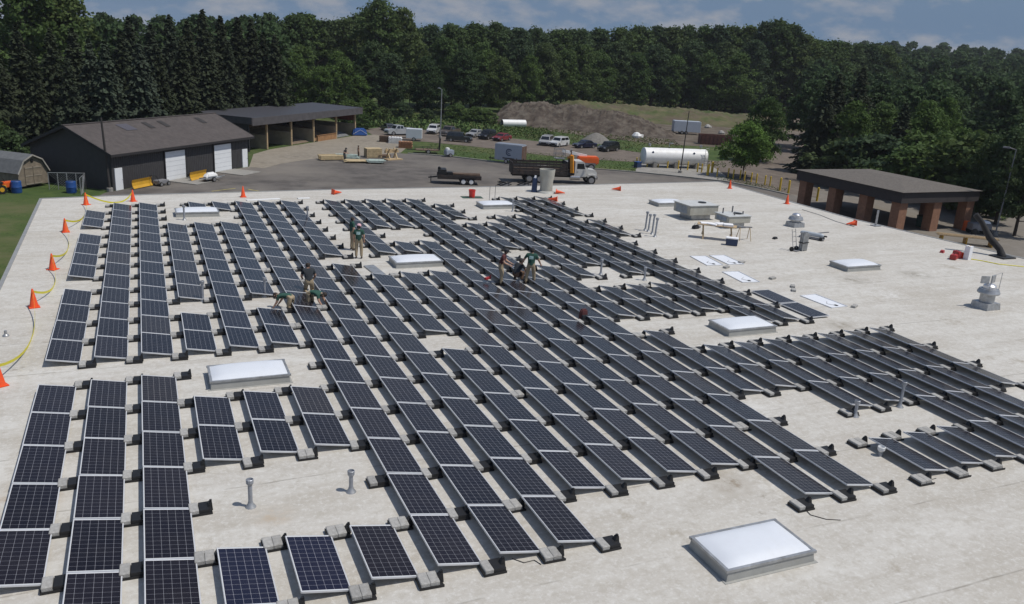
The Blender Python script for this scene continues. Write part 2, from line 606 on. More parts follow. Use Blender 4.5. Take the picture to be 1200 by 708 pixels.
occ = set()
RUNS = {1: [''], 2: ['near', 'far'], 3: ['near', 'middle', 'far'], 4: ['near', 'second', 'third', 'far'], 5: ['near', 'second', 'middle', 'fourth', 'far']}
for j, segs in SEG.items():
    names = RUNS[len(segs)][::-1]
    for (hi, lo), rn in zip(segs, names):
        cnt = hi - lo
        for q, k in enumerate(range(lo, hi)):
            occ.add((j, k))
            kind = 'd'
            if lo == 0 and hi == 1 and j in (3, 4):
                kind = 'b'
            elif (j == 3 and 9 <= k) or (j in (13, 14) and k < 2) or (j == 22) or (j == 11 and k == 5) or (j == 2 and k == 5) or rng_.random() < 0.03:
                kind = 'r'
            elif False:
                kind = 'b'
            cn_ = f'{ORD[j + 1]} column from the left edge' if j < 22 else 'outermost column by the bare roof'
            run = f'{rn} run of the ' if rn else ''
            if cnt == 1:
                lb = f'lone tilted solar panel, {rn + " piece of the " if rn else ""}{cn_}'
            elif q == 0:
                lb = f'nearest tilted solar panel in the {run}{cn_}'
            elif q == cnt - 1:
                lb = f'farthest tilted solar panel in the {run}{cn_}'
            else:
                lb = f'{ORD[q + 1]}-nearest solar panel in the {run}{cn_}'
            place_panel(kind, j, k, lb)

# ballast trays bridge the gap between two columns at every joint line
trays = []
for j in range(0, 23):
    for i in range(0, 21):
        l = (j, i) in occ or (j, i - 1) in occ
        r_ = (j + 1, i) in occ or (j + 1, i - 1) in occ
        if l or r_:
            trays.append((j, i, l, r_))
trays.sort(key=lambda a: (Vector(((a[0] + .9) * PV, a[1] * PU, 0)) - CAM).length)


def tray_proto(kind):
    t = thing('ballast_tray', (0, 0, -50), 'x', 'ballast tray', 'ballast trays under the panel joints')
    m = MB()
    m.box((0.0, 0, 0.018), (0.50, 0.40, 0.022))
    for s in (-1, 1):
        m.box((0.0, s * 0.205, 0.034), (0.50, 0.012, 0.054))
    m.box((-0.247, 0, 0.05), (0.012, 0.40, 0.085))
    if kind == 'one':
        m.box((0.105, 0, 0.078), (0.27, 0.385, 0.10), 0, None, 0.94)
    # tall support for the high edge of the next panel: two cheeks, a slanted web and the clamp head
    m.add([(0.10, -.085, .03), (0.27, -.085, .03), (0.27, .085, .03), (0.10, .085, .03), (0.195, -.05, .215), (0.255, -.05, .235), (0.255, .05, .235), (0.195, .05, .215)],
          [(3, 2, 1, 0), (4, 5, 6, 7), (0, 1, 5, 4), (1, 2, 6, 5), (2, 3, 7, 6), (3, 0, 4, 7)])
    m.box((0.232, 0, 0.243), (0.05, 0.055, 0.03))
    m.build('tray_base', M_black, t)
    b = MB()
    if kind == 'one':
        b.box((-0.135, 0, 0.085), (0.195, 0.385, 0.115))
        b.build('concrete_block', M_conc, t, bevel=0.012, seg=1)
    else:
        b.box((-0.137, 0, 0.085), (0.195, 0.39, 0.115))
        b.build('concrete_block', M_conc, t, bevel=0.012, seg=1)
        b2 = MB()
        b2.box((0.062, 0.004, 0.083), (0.195, 0.385, 0.113))
        b2.build('concrete_block', M_conc, t, bevel=0.012, seg=1)
    return t


tp = {'one': tray_proto('one'), 'two': tray_proto('two')}
tused = set()
rest = []
for q, (j, i, l, r_) in enumerate(trays):
    x = (j + 1) * PV - 0.215 + rng_.uniform(-.012, .012)
    y = i * PU + rng_.uniform(-.03, .03) + (0.12 if (j, i) not in occ and (j + 1, i) not in occ else 0) - (0.12 if (j, i - 1) not in occ and (j + 1, i - 1) not in occ else 0)
    rz = R(rng_.uniform(-2.5, 2.5))
    kind = 'two' if (i <= 1 and j in (2, 3, 4, 5, 15, 16, 17)) or rng_.random() < 0.04 else 'one'
    if q < 300:
        o = tp[kind] if kind not in tused else copy_tree(tp[kind])
        tused.add(kind)
        o.location = (x, y, 0)
        o.rotation_euler.z = rz
        blocks = 'one-block' if kind == 'one' else 'two-block'
        if l:
            w = f'beside the {ORD[j + 1]} column'
        else:
            w = f'heading the {ORD[j + 2]} column'
        o['label'] = f'black {blocks} tray {w}, {ORD[i + 1]} joint from the near edge'
    else:
        rest.append((x, y, rz))
for k in tp:
    if k not in tused:
        raise RuntimeError('unused tray')
if rest:
    m = MB()
    for x, y, rz in rest:
        for part in tp['one'].children:
            o_ = len(m.v)
            mtx = Matrix.Translation((x, y, 0)) @ Matrix.Rotation(rz, 4, 'Z')
            m.add([mtx @ v.co for v in part.data.vertices], [tuple(p.vertices) for p in part.data.polygons], 0 if part.name.startswith('tray') else 1)
    tag(m.build('ballast_trays', [M_black, M_conc]), kind='stuff', label='rows of black ballast trays and concrete blocks among the farthest panels')
print('PANELS', len(occ), 'TRAYS', len(trays))
# ------------------------------------------------------------------ skylights
M_dome = mat('milky_acrylic', (0.66, 0.69, 0.74), 0.5, 0, 0.05, 1.2, spec=0.3, dirt=(0.56, 0.57, 0.58), dscale=1.1, damt=0.5)


def skylight(x, y, label, h=0.22, sx=2.36, sy=1.36):
    t = thing('skylight', (x, y, 0), label, 'skylight', 'white acrylic dome skylights')
    m = MB()
    m.box((0, 0, h / 2), (sx, sy, h), 0, None, 0.97)
    m.box((0, 0, 0.006), (sx + 0.12, sy + 0.12, 0.012), 0)
    m.build('curb', M_curb, t)
    m = MB()
    for s in (-1, 1):
        m.box((0, s * (sy / 2 - 0.03), h + 0.03), (sx + 0.04, 0.07, 0.06))
        m.box((s * (sx / 2 - 0.03), 0, h + 0.03), (0.07, sy - 0.13, 0.06))
    m.build('frame', M_galv, t)
    m = MB()
    nx, ny = 14, 10
    vs = []
    for a in range(nx + 1):
        for b in range(ny + 1):
            u, v = a / nx * 2 - 1, b / ny * 2 - 1
            hh = (1 - abs(u) ** 3.2) ** 0.55 * (1 - abs(v) ** 3.2) ** 0.55
            vs.append((u * (sx / 2 - 0.05), v * (sy / 2 - 0.05), h + 0.045 + 0.13 * hh))
    fs = [(a * (ny + 1) + b, (a + 1) * (ny + 1) + b, (a + 1) * (ny + 1) + b + 1, a * (ny + 1) + b + 1) for a in range(nx) for b in range(ny)]
    m.add(vs, fs)
    m.build('dome', M_dome, t, smooth=True)
    return t


skylight(15.0, -1.4, 'white dome skylight alone on bare roof in front of all the panels')
skylight(5.8, 11.6, 'white dome skylight just beyond the two-panel columns, by the fourth and fifth columns')
skylight(5.8, 37.35, 'white dome skylight at the far end of the third and fourth columns')
skylight(15.05, 24.2, 'white dome skylight in the middle of the array, nearest the two standing workers')
skylight(24.75, 37.7, 'white dome skylight between far panels, beside the orange bucket at the roof edge')
skylight(25.05, 11.8, 'white dome skylight just behind the group of outer columns')
skylight(38.3, 19.1, 'white dome skylight alone on the empty roof beyond the last panels')
skylight(38.1, 37.2, 'small-looking white dome skylight next to the grey rooftop air unit')

M_grey_ = mat('dull_steel_rod', (0.16, 0.16, 0.17), 0.5, 0.4)
# ------------------------------------------------------------------ vents
M_pipe = mat('grey_vent_pipe', (0.34, 0.36, 0.40), 0.5, 0.45, 0.15, 5, dirt=(0.2, 0.19, 0.17), dscale=4, damt=0.5)


def vent(x, y, h, label, r=0.05, cap=True, lean=0.0, flash=True):
    t = thing('vent_pipe', (x, y, 0), label, 'vent pipe', 'plumbing vents through the roof')
    m = MB()
    m.tube([(0, 0, 0), (lean, 0, h)], r, 12)
    m.build('pipe', M_pipe, t, smooth=True)
    if flash:
        m = MB()
        m.lathe((0, 0, 0), [(r * 2.6, 0.0), (r * 2.4, 0.02), (r * 1.5, 0.07), (r * 1.15, 0.13)], 12)
        m.build('flashing', M_galv, t, smooth=True)
    if cap:
        m = MB()
        m.lathe((lean, 0, h - 0.05), [(r * 1.05, -0.05), (r * 1.7, 0.0), (r * 1.75, 0.09), (r * 1.5, 0.10), (r * 1.3, 0.04)], 12)
        m.build('cap', M_pipe, t)
    return t


vent(4.97, 3.86, 0.66, 'capped grey vent pipe on bare roof near the third column')
vent(7.28, 3.84, 0.52, 'capped grey vent pipe on bare roof beside the long column')
vent(5.0, 20.1, 0.80, 'thin grey vent pipe in the gap of the fourth column')
vent(7.4, 20.2, 0.78, 'thin grey vent pipe in the gap of the sixth column')
vent(5.04, 35.9, 0.80, 'grey vent pipe standing in front of the far first skylight')
vent(23.35, 20.56, 0.75, 'capped grey vent pipe at the end of the eighteenth column')
vent(25.0, 19.2, 0.62, 'short grey vent pipe in the cleared strip between outer columns')
vent(23.1, 3.72, 0.50, 'short capped vent pipe in the clearing before three single panels')
vent(25.16, 3.87, 0.84, 'tall capped vent pipe in the clearing before three single panels')
vent(11.75, 35.1, 0.75, 'pale double vent pipe near the far end of the ninth column')
for (px, py, tp_, w) in ((756, 270, 249, 'tallest'), (759.6, 271.4, 252, 'second'), (764, 274.5, 252, 'third'), (767.5, 277.6, 256.5, 'nearest')):
    p = rp(px, py)
    d = math.hypot(p.x - CAM.x, p.y - CAM.y)
    z = pd(px + 2.5, tp_, d).z
    vent(p.x, p.y, z, f'tall thin steel pipe, {w} of the four in a cluster', 0.055, True, 0.05, True)
p = rp(1038, 533)
vent(p.x - 0.22, p.y, 0.24, 'short white stub pipe beside the lone front panels', 0.06, True, 0, False).children[0].data.materials[0] = M_white
p = rp(600.7, 248)
vent(p.x, p.y, 0.75, 'thin grey vent pipe at the near corner of the skylight by the red bucket', 0.045)
for k, (px, py, lab) in enumerate(((573, 240, 'thin bare steel rod behind the skylight by the red bucket, nearer the bucket'), (579.5, 238, 'thin bare steel rod behind the skylight by the red bucket, farther from the bucket'))):
    q = rp(px, py)
    m = MB(); m.tube([(0, 0, 0), (0.02, 0, 1.25)], 0.018, 6)
    tag(m.build('steel_rod', M_grey_, None, False, q), lab, 'rod', 'thin rods by a skylight')
for k, (pts_, lab) in enumerate((([(600, 655), (614, 660), (626, 657), (634, 662)], 'thin dark cable end curling on the roof before the ninth column'), ([(938, 592), (950, 604), (968, 609), (985, 610)], 'thin dark cable trailing on the roof from the fourteenth column'), ([(1097, 561), (1088, 563), (1072, 560)], 'short dark cable trailing from the lone front panels'))):
    m = MB(); m.tube([rp(*q) + Vector((0, 0, 0.012)) for q in pts_], 0.010, 5)
    tag(m.build('cable', M_black, None, True), lab, 'cable', 'loose cables on the roof')
p = rp(7, 394)
m = MB()
m.lathe((0, 0, 0), [(0.11, 0), (0.10, 0.04), (0.05, 0.08), (0.045, 0.2)], 12)
tag(m.build('roof_drain', M_galv, None, True, p), 'small grey roof drain stub near the bare edge of the roof', 'roof drain')

# ------------------------------------------------------------------ mushroom fans and air units


def fan(x, y, label, s=1.0, tall=0.0):
    t = thing('exhaust_fan', (x, y, 0), label, 'exhaust fan', 'metal exhaust fans')
    m = MB()
    m.box((0, 0, 0.16 * s), (0.95 * s, 0.95 * s, 0.32 * s), 0, None, 0.92)
    m.build('curb', M_galv, t)
    m = MB()
    z = 0.32 * s
    m.lathe((0, 0, z), [(0.34 * s, 0), (0.34 * s, 0.12 * s + tall), (0.50 * s, 0.14 * s + tall), (0.52 * s, 0.20 * s + tall), (0.44 * s, 0.38 * s + tall)], 20)
    m.build('housing', M_galv, t, smooth=True)
    m = MB()
    m.lathe((0, 0, z + 0.382 * s + tall), [(0.30 * s, 0), (0.30 * s, 0.14 * s), (0.20 * s, 0.22 * s), (0.04 * s, 0.26 * s)], 16)
    m.build('motor_cap', M_alu, t, smooth=True)
    return t


fan(42.9, 29.1, 'mushroom exhaust fan of bright metal near the far roof edge', 0.95)
f2 = fan(38.95, 11.6, 'large upright exhaust fan with open hood on the empty roof', 0.95, 0.28)
m = MB()
for s in (-1, 1):
    m.box((s * 0.27, 0.1, 1.35), (0.40, 0.06, 0.34), 0, Matrix.Rotation(R(18 * s), 3, 'Z'))
m.tube([(-.35, -.25, 0.9), (-.35, -.25, 1.65), (.3, -.25, 1.75), (.3, -.25, 0.95)], 0.015, 6)
m.build('damper_hood', M_galv, f2)

M_unit = mat('weathered_unit_paint', (0.42, 0.41, 0.36), 0.6, 0.1, 0.1, 2, dirt=(0.27, 0.24, 0.18), dscale=1.4, damt=0.55)


def air_unit(x, y, rz, sx, sy, h, label):
    t = thing('rooftop_air_unit', (x, y, 0), label, 'air unit', None, rz)
    m = MB()
    m.box((0, 0, 0.18), (sx * 0.66, sy * 0.7, 0.36))
    m.build('curb', M_galv, t)
    m = MB()
    m.box((0, 0, 0.36 + h / 2), (sx, sy, h))
    m.build('cabinet', M_unit, t, bevel=0.03)
    m = MB()
    m.box((0, 0, 0.36 + h + 0.025), (sx + 0.08, sy + 0.08, 0.05))
    m.build('lid', mat('pale_unit_lid', (0.56, 0.57, 0.56), 0.5, 0.1, 0.06, 2, dirt=(0.36, 0.33, 0.28), dscale=1.6, damt=0.5), t)
    m = MB()
    for k in range(6):
        m.box((-sx / 2 - 0.012, 0, 0.46 + k * (h - 0.2) / 5), (0.02, sy * 0.7, 0.05), 0, Matrix.Rotation(R(30), 3, 'Y'))
    m.build('louver_panel', M_galv, t)
    m = MB()
    m.lathe((sx * 0.2, 0, 0.36 + h + 0.05), [(0.28, 0), (0.28, 0.05), (0.05, 0.07)], 16)
    m.build('fan_grille', M_black, t)
    return t


a1 = rp(812, 259)
air_unit(37.3, 32.6, 0.0, 2.3, 1.9, 0.62, 'large grey rooftop air unit overhanging its steel curb')
au2 = air_unit(38.2, 29.75, 0.0, 1.75, 1.5, 0.42, 'smaller low rooftop air unit with stub pipes on its lid')

m = MB()
for x, y, h in ((-.6, .3, .35), (-.2, -.4, .22), (.3, .5, .42), (.62, -.2, .2)):
    m.tube([(x, y, .83), (x, y, .83 + h)], .045, 8)
m.build('stub_pipe', M_grey_, au2)
# ------------------------------------------------------------------ work table, cooler, tools
M_wood = mat('raw_lumber', (0.42, 0.31, 0.18), 0.85, 0, 0.2, 5)
M_paper = mat('white_paper', (0.78, 0.78, 0.80), 0.8)
M_navy = mat('navy_plastic', (0.02, 0.04, 0.10), 0.4, 0, 0.1, 3)
M_red = mat('red_plastic', (0.38, 0.03, 0.03), 0.45, 0, 0.15, 4)
M_grey = mat('mid_grey_paint', (0.2, 0.2, 0.21), 0.6, 0, 0.15, 4)
p = rp(838, 279)
t = thing('work_table', (34.6, 26.6, 0), 'wooden sawhorse table strewn with white papers beside the blue cooler', 'table', None, R(-38))
m = MB(); m.box((0, 0, 0.86), (2.3, 0.75, 0.05)); m.build('tabletop', M_wood, t)
for s in (-1, 1):
    for q in (-1, 1):
        m = MB(); m.bar((s * 0.85 + 0.12, q * 0.42, 0), (s * 0.82, q * 0.18, 0.835), 0.06, 0.06); m.build('leg', M_wood, t)
    m = MB(); m.bar((s * 0.83, -0.36, 0.30), (s * 0.83, 0.36, 0.30), 0.05, 0.05); m.build('stretcher', M_wood, t)
for k, (x, y, r_, w) in enumerate(((-0.7, 0.05, 12, 'cable-tie bag nearest the table end'), (-0.25, -0.1, -20, 'open sheet in the middle'), (0.2, 0.1, 30, 'folded sheet'), (0.65, -0.02, 5, 'stack of sheets'))):
    pt = t.matrix_basis @ Vector((x, y, 0.8855))
    m = MB(); m.box((0, 0, 0.02 + 0.012 * k), (0.56, 0.52, 0.04 + 0.024 * k))
    tag(m.build('paper_stack', M_paper, None, False, pt, R(r_ - 38)), f'white paper stack on the work table, {ORD[k + 1]} from its far end', 'papers', 'papers on the work table')
t = thing('sawhorse', (36.3, 26.1, 0), 'small folding sawhorse stand with dark tool at the end of the table', 'sawhorse', None, R(-20))
m = MB(); m.box((0, 0, 0.80), (0.85, 0.14, 0.06)); m.build('beam', M_grey, t)
for s in (-1, 1):
    for q in (-1, 1):
        m = MB(); m.tube([(s * 0.35, q * 0.36, 0), (s * 0.30, q * 0.04, 0.78)], 0.02, 6); m.build('leg', M_wood, t)
p = rp(857, 287.5)
t = thing('cooler', (p.x, p.y, 0), 'dark blue picnic cooler with pale lid on the roof under the work table', 'cooler', None, R(-38))
m = MB(); m.box((0, 0, 0.20), (0.66, 0.40, 0.40), 0, None, 1.05); m.build('body', M_navy, t, bevel=0.03)
m = MB(); m.box((0, 0, 0.435), (0.71, 0.44, 0.07)); m.build('lid', M_paper, t, bevel=0.02)
m = MB(); m.tube([(-.36, -.1, .34), (-.40, -.1, .30), (-.40, .1, .30), (-.36, .1, .34)], 0.015, 6); m.build('handle', M_paper, t)
p = rp(815, 268)
t = thing('tool_bag', (p.x, p.y, 0), 'dark open tool bag lying beside the work table', 'bag', None, 0.3)
m = MB(); m.box((0, 0, 0.12), (0.6, 0.3, 0.24), 0, None, 0.75); m.build('body', M_black, t, bevel=0.05)
m = MB(); m.tube([(-.2, 0, .23), (-.1, 0, .36), (.1, 0, .36), (.2, 0, .23)], 0.015, 6); m.build('handle', M_grey, t)
m = MB(); m.box((0.42, 0.1, 0.08), (0.3, 0.26, 0.16), 0, None, 0.8); m.build('pouch', M_grey, t, bevel=0.03)
p = rp(908, 280)
m = MB(); m.box((0, 0, 0.06), (0.42, 0.2, 0.12), 0, Matrix.Rotation(0.4, 3, 'Z'), 0.7)
tag(m.build('cloth_bundle', M_black, None, False, p), 'small dark cloth bundle lying alone on the roof past the table', 'cloth')
# hand truck with upright rails
p = rp(931, 294)
t = thing('hand_truck', (p.x, p.y, 0), 'hand truck with dark wheels leaning by the upright bundle of rails', 'hand truck', None, R(20))
m = MB()
for s in (-1, 1):
    m.tube([(s * 0.2, 0, 0.12), (s * 0.2, 0.25, 1.25)], 0.018, 6)
for k in range(4):
    m.bar((-0.2, 0.03 + k * .06, 0.25 + k * 0.28), (0.2, 0.03 + k * .06, 0.25 + k * 0.28), 0.03, 0.02)
m.box((0, -0.12, 0.03), (0.42, 0.26, 0.02))
m.build('frame', M_grey, t)
for s in (-1, 1):
    m = MB(); m.tube([(s * 0.27 - 0.04, 0.05, 0.13), (s * 0.27 + 0.04, 0.05, 0.13)], 0.13, 14); m.build('wheel', M_black, t)
t = thing('rail_bundle', (p.x + 0.55, p.y - 0.05, 0), 'upright bundle of grey metal rails strapped together on the roof', 'rails', None, R(12))
m = MB()
for a in range(5):
    for b in range(3):
        m.box((-0.2 + a * 0.1, -0.1 + b * 0.1, 0.52 + 0.02 * ((a * 7 + b * 3) % 4)), (0.07, 0.07, 1.04))
m.build('rails', M_galv, t)
m = MB(); m.box((0, 0, 0.5), (0.53, 0.34, 0.05)); m.build('strap', M_black, t)
p = rp(951, 280)
t = thing('gas_cylinder', (p.x, p.y, 0), 'pale gas cylinder lying on its side on a small cart', 'gas cylinder', None, R(-62))
m = MB(); m.lathe((0, 0, 0.30), [(0.05, -0.75), (0.11, -0.68), (0.14, -0.55), (0.14, 0.55), (0.11, 0.68), (0.05, 0.74)], 16, 0, Matrix.Rotation(R(90), 3, 'Y')); m.build('tank', mat('pale_blue_cylinder', (0.40, 0.44, 0.48), 0.5), t, smooth=True)
m = MB(); m.box((0, 0.0, 0.08), (1.5, 0.42, 0.05)); m.bar((-.75, .2, .1), (0.9, .34, .55), .05, .05); m.build('cart', M_grey, t)
for s in (-1, 1):
    m = MB(); m.tube([(0.62, s * 0.22 - .03, 0.11), (0.62, s * 0.22 + .03, 0.11)], 0.11, 12); m.build('wheel', M_black, t)
m = MB(); m.tube([(0.74, 0, .3), (0.92, 0, .3)], 0.05, 8); m.build('valve', M_black, t)
# red cases by the roof edge
p = rp(1117, 304)
for k, (dx, dy, s, lab) in enumerate(((0, 0, (0.55, 0.35, 0.30), 'red tool case lying by the white box near the roof edge'), (0.55, 0.25, (0.45, 0.3, 0.42), 'upright red tool case against the white box near the roof edge'))):
    t = thing('tool_case', (p.x + dx, p.y + dy, 0), lab, 'tool case', 'red tool cases', 0.5 + k)
    m = MB(); m.box((0, 0, s[2] / 2), s); m.build('body', M_red, t, bevel=0.03)
    m = MB(); m.tube([(-.1, 0, s[2]), (-.08, 0, s[2] + .06), (.08, 0, s[2] + .06), (.1, 0, s[2])], 0.012, 6); m.build('handle', M_black, t)
t = thing('tall_box', (p.x + 0.95, p.y - 0.15, 0), 'tall white cardboard box standing between red cases and a fallen cone', 'box', None, 0.2)
m = MB(); m.box((0, 0, 0.4), (0.36, 0.30, 0.8)); m.build('carton', M_paper, t)
m = MB(); m.box((0, 0, 0.806), (0.37, 0.06, 0.008)); m.build('tape', M_wood, t)
p2 = rp(1104, 296)
m = MB(); m.box((0, 0, 0.07), (0.4, 0.22, 0.14), 0, Matrix.Rotation(0.5, 3, 'Z'), 0.8)
tag(m.build('small_case', M_red, None, False, p2), 'small dark red case lying apart from the other red cases', 'tool case')
# short white post with tape at the roof edge
p = rp(1026, 265)
t = thing('edge_post', (p.x, p.y, 0), 'short pale post with a flat foot at the roof edge by the shelter', 'post')
m = MB(); m.box((0, 0, 0.55), (0.10, 0.10, 1.1)); m.build('shaft', M_galv, t)
m = MB(); m.box((0, 0, 0.03), (0.5, 0.5, 0.06)); m.build('foot', M_galv, t)

# duct and blue barrel at the far edge
t = thing('exhaust_duct', (30.96, 42.9, 0), 'wide pale round exhaust duct with flared top at the far roof edge', 'duct')
m = MB(); m.lathe((0, 0, 0), [(0.48, 0), (0.48, 0.85), (0.55, 1.2), (0.60, 1.75), (0.56, 1.75), (0.50, 1.2)], 22); m.build('pipe', M_unit, t, smooth=True)
m = MB(); m.lathe((0, 0, 0), [(0.75, 0), (0.72, 0.05), (0.52, 0.16)], 22); m.build('flashing', M_curb, t, smooth=True)
t = thing('tarp_roll', (30.05, 43.1, 0), 'upright dark blue rolled tarp leaning against the exhaust duct', 'tarp')
m = MB(); m.tube([(0, 0, 0), (0.06, 0.05, 1.05)], [0.22, 0.18], 12); m.build('roll', M_navy, t, smooth=True)
m = MB(); m.tube([(0.05, .04, 1.05), (0.09, 0.04, 1.25)], [0.12, 0.08], 10); m.build('tied_top', M_paper, t, smooth=True)

# ------------------------------------------------------------------ cones, bucket, caution tape
M_cone = mat('safety_orange', (0.80, 0.085, 0.015), 0.45, 0, 0.08, 4, dirt=(0.35, 0.08, 0.03), dscale=6, damt=0.4)
M_tape = mat('caution_yellow', (0.62, 0.55, 0.03), 0.5)
cone_proto = None


def cone(x, y, label, fallen=None, s=1.0):
    global cone_proto
    if cone_proto is None:
        t = thing('traffic_cone', (x, y, 0), label, 'traffic cone', 'orange cones along the roof edge')
        m = MB(); m.lathe((0, 0, 0.03), [(0.165, 0), (0.15, 0.04), (0.03, 0.68), (0.022, 0.69)], 18); m.build('cone', M_cone, t, smooth=True)
        m = MB(); m.box((0, 0, 0.018), (0.38, 0.38, 0.036)); m.build('base', M_cone, t, bevel=0.008)
        cone_proto = t
    else:
        t = copy_tree(cone_proto, None, label)
    t.location = (x, y, 0)
    t.scale = (s, s, s)
    t.rotation_euler = (0, 0, random.uniform(0, 1.5))
    if fallen is not None:
        t.location.z = 0.17 * s
        t.rotation_euler = (R(0), R(96), fallen)
    return t


CP = []
for (px, py, lab) in ((0, 452, 'orange cone cut by the picture edge, nearest the first column'), (40, 360, 'upright orange cone beside the near half of the first column'),
                      (62, 316, 'orange cone beside the middle of the first column'), (77, 272, 'tall orange cone at the far half of the first column'),
                      (101, 240, 'faded orange cone at the far corner above the lawn'), (156, 236, 'orange cone at the far end of the second column'),
                      (285, 231, 'upright orange cone at the far edge behind the seventh column')):
    p = rp(px, py); CP.append(p); cone(p.x, p.y, lab)
for (px, py, fa, lab) in ((390, 228, 0.4, 'fallen orange cone at the far edge behind the tenth column'), (653, 236, 2.6, 'fallen orange cone among the far ends of the outer columns'),
                          (651, 227, -0.5, 'fallen orange cone beside the round exhaust duct'), (727, 223.5, 2.8, 'fallen orange cone alone on the far bare roof'),
                          (1002, 264, 3.0, 'fallen orange cone at the roof edge facing the brick shelter'), (1128, 303, 0.2, 'fallen orange cone beside the tall white box')):
    p = rp(px, py); cone(p.x, p.y, lab, fa)
for (px, py, lab) in ((855, 221, 'small-looking orange cone at the far roof corner'), (922, 239, 'upright orange cone at the roof edge before the yellow bollards')):
    p = rp(px, py); cone(p.x, p.y, lab)
p = rp(553, 231.5)
t = thing('bucket', (p.x, p.y, 0), 'red bucket set on a dark green mat near the far roof edge', 'bucket')
m = MB(); m.lathe((0, 0, 0.02), [(0.20, 0), (0.24, 0.50), (0.255, 0.50), (0.255, 0.54), (0.23, 0.54), (0.19, 0.06)], 18); m.build('pail', mat('bright_red', (0.62, 0.03, 0.02), 0.4), t, smooth=True)
m = MB(); m.tube([(-.25, 0, .5), (-.2, .2, .42), (0, .26, .40), (.2, .2, .42), (.25, 0, .5)], 0.01, 5); m.build('handle', M_galv, t)
m = MB(); m.box((0, 0, 0.012), (1.5, 0.8, 0.014), 0, Matrix.Rotation(-.1, 3, 'Z'))
tag(m.build('ground_mat', mat('dark_green_mat', (0.03, 0.07, 0.05), 0.8, 0, .2, 5), None, False, (p.x, p.y, 0)), 'dark green mat under the red bucket on the far roof', 'mat')
t = MB()
CP2 = CP[:6]
for a, b in zip(CP2, CP2[1:]):
    pts = []
    for k in range(13):
        u = k / 12
        q = a.lerp(b, u)
        ln = (b - a).length
        q.z = max(0.02, 0.62 - 4 * u * (1 - u) * 0.6)
        q.x += 0.35 * 4 * u * (1 - u) * (1 if b.y > 20 else 0.6)
        pts.append(q)
    for c, d in zip(pts, pts[1:]):
        dz = Vector((0, 0, 0.045))
        t.add([c - dz, d - dz, d + dz, c + dz, c - dz + Vector((.004, 0, 0)), d - dz + Vector((.004, 0, 0)), d + dz + Vector((.004, 0, 0)), c + dz + Vector((.004, 0, 0))],
              [(0, 1, 2, 3), (7, 6, 5, 4), (0, 4, 5, 1), (3, 2, 6, 7)])
tag(t.build('caution_tape', M_tape), 'sagging yellow caution tape strung between the cones beside the first column', 'caution tape')
t = MB()
pts = [rp(940, 246), rp(960, 252), rp(980, 260), rp(1001, 266)]
t.tube([q + Vector((0, 0, 0.02)) for q in pts], 0.018, 5)
tag(t.build('edge_rope', M_grey), 'thin grey rope lying along the roof edge before the brick shelter', 'rope')
t = MB()
t.tube([rp(1130, 303) + Vector((0, 0, .02)), rp(1150, 306) + Vector((0, 0, .02)), rp(1170, 310) + Vector((0, 0, .02)), rp(1200, 313) + Vector((0, 0, .02))], 0.03, 5)
tag(t.build('caution_tape', M_tape), 'flat yellow caution tape lying on bare roof beyond the red cases', 'caution tape')

# ------------------------------------------------------------------ loose panels waiting face down, two flat panels, loose blocks
M_back = mat('white_panel_back', (0.74, 0.76, 0.80), 0.45, 0, 0.03, 2)


def flat_panel(cx, cy, rz, label, facedown=True, z=0.0):
    t = thing('loose_solar_panel', (cx, cy, z), label, 'solar panel', 'loose panels lying flat on the roof', rz)
    m = MB()
    for s in (-1, 1):
        m.box((s * (DEP / 2 - 0.011), 0, 0.02), (0.022, LEN, 0.04))
        m.box((0, s * (LEN / 2 - 0.011), 0.02), (DEP - 0.044, 0.022, 0.04))
    m.build('frame', M_frame, t)
    if facedown:
        m = MB(); m.box((0, 0, 0.012), (DEP - 0.044, LEN - 0.044, 0.006)); m.build('backsheet', M_back, t)
        m = MB(); m.box((0.05, -LEN / 2 + 0.28, 0.026), (0.12, 0.16, 0.022)); m.tube([(0.0, -.72, .03), (-.2, -.4, .025), (.1, -.1, .025)], 0.006, 5); m.build('junction_box', M_black, t)
    else:
        m = MB(); m.box((0, 0, 0.032), (DEP - 0.044, LEN - 0.044, 0.006)); m.build('laminate', M_laminate, t)
        m = MB(); m.box((0, 0, 0), (6 * 0.1585 - 0.016, 12 * 0.1585, 0.002)); o = m.build('cells', M_cell, t); o.location.z = 0.0365
    return t


def quad_center(pts):
    q = [rp(*p) for p in pts]
    c = sum(q, Vector()) / 4
    d = (q[3] - q[0]) + (q[2] - q[1])
    return c, math.atan2(d.y, d.x) + math.pi / 2


for pts, lab in (([(809.9, 301), (823.4, 299), (848.2, 311.7), (830.5, 312.4)], 'face-down solar panel nearest the array of the white pair below the work table'),
                 ([(833.3, 299.7), (846.7, 299.7), (869.4, 309.6), (856.7, 311)], 'face-down solar panel of the white pair, the one farther from the array'),
                 ([(848.9, 318.4), (859.5, 317.7), (888.6, 331.2), (875.8, 333.3)], 'face-down white solar panel at the head of two flat dark panels'),
                 ([(939.2, 347.2), (952, 344.4), (993, 360.7), (977.5, 361.4)], 'face-down white solar panel lying alone beyond two flat dark panels')):
    c, a = quad_center(pts)
    flat_panel(c.x, c.y, a, lab)
flat_panel(21.2 * PV + 0.55, 7.62 * PU, R(-1), 'dark solar panel lying flat on the roof, the farther of two in line', False, 0.06)
flat_panel(21.15 * PV + 0.6, 6.58 * PU, R(1), 'dark solar panel lying flat on the roof, the nearer of two in line', False, 0.06)
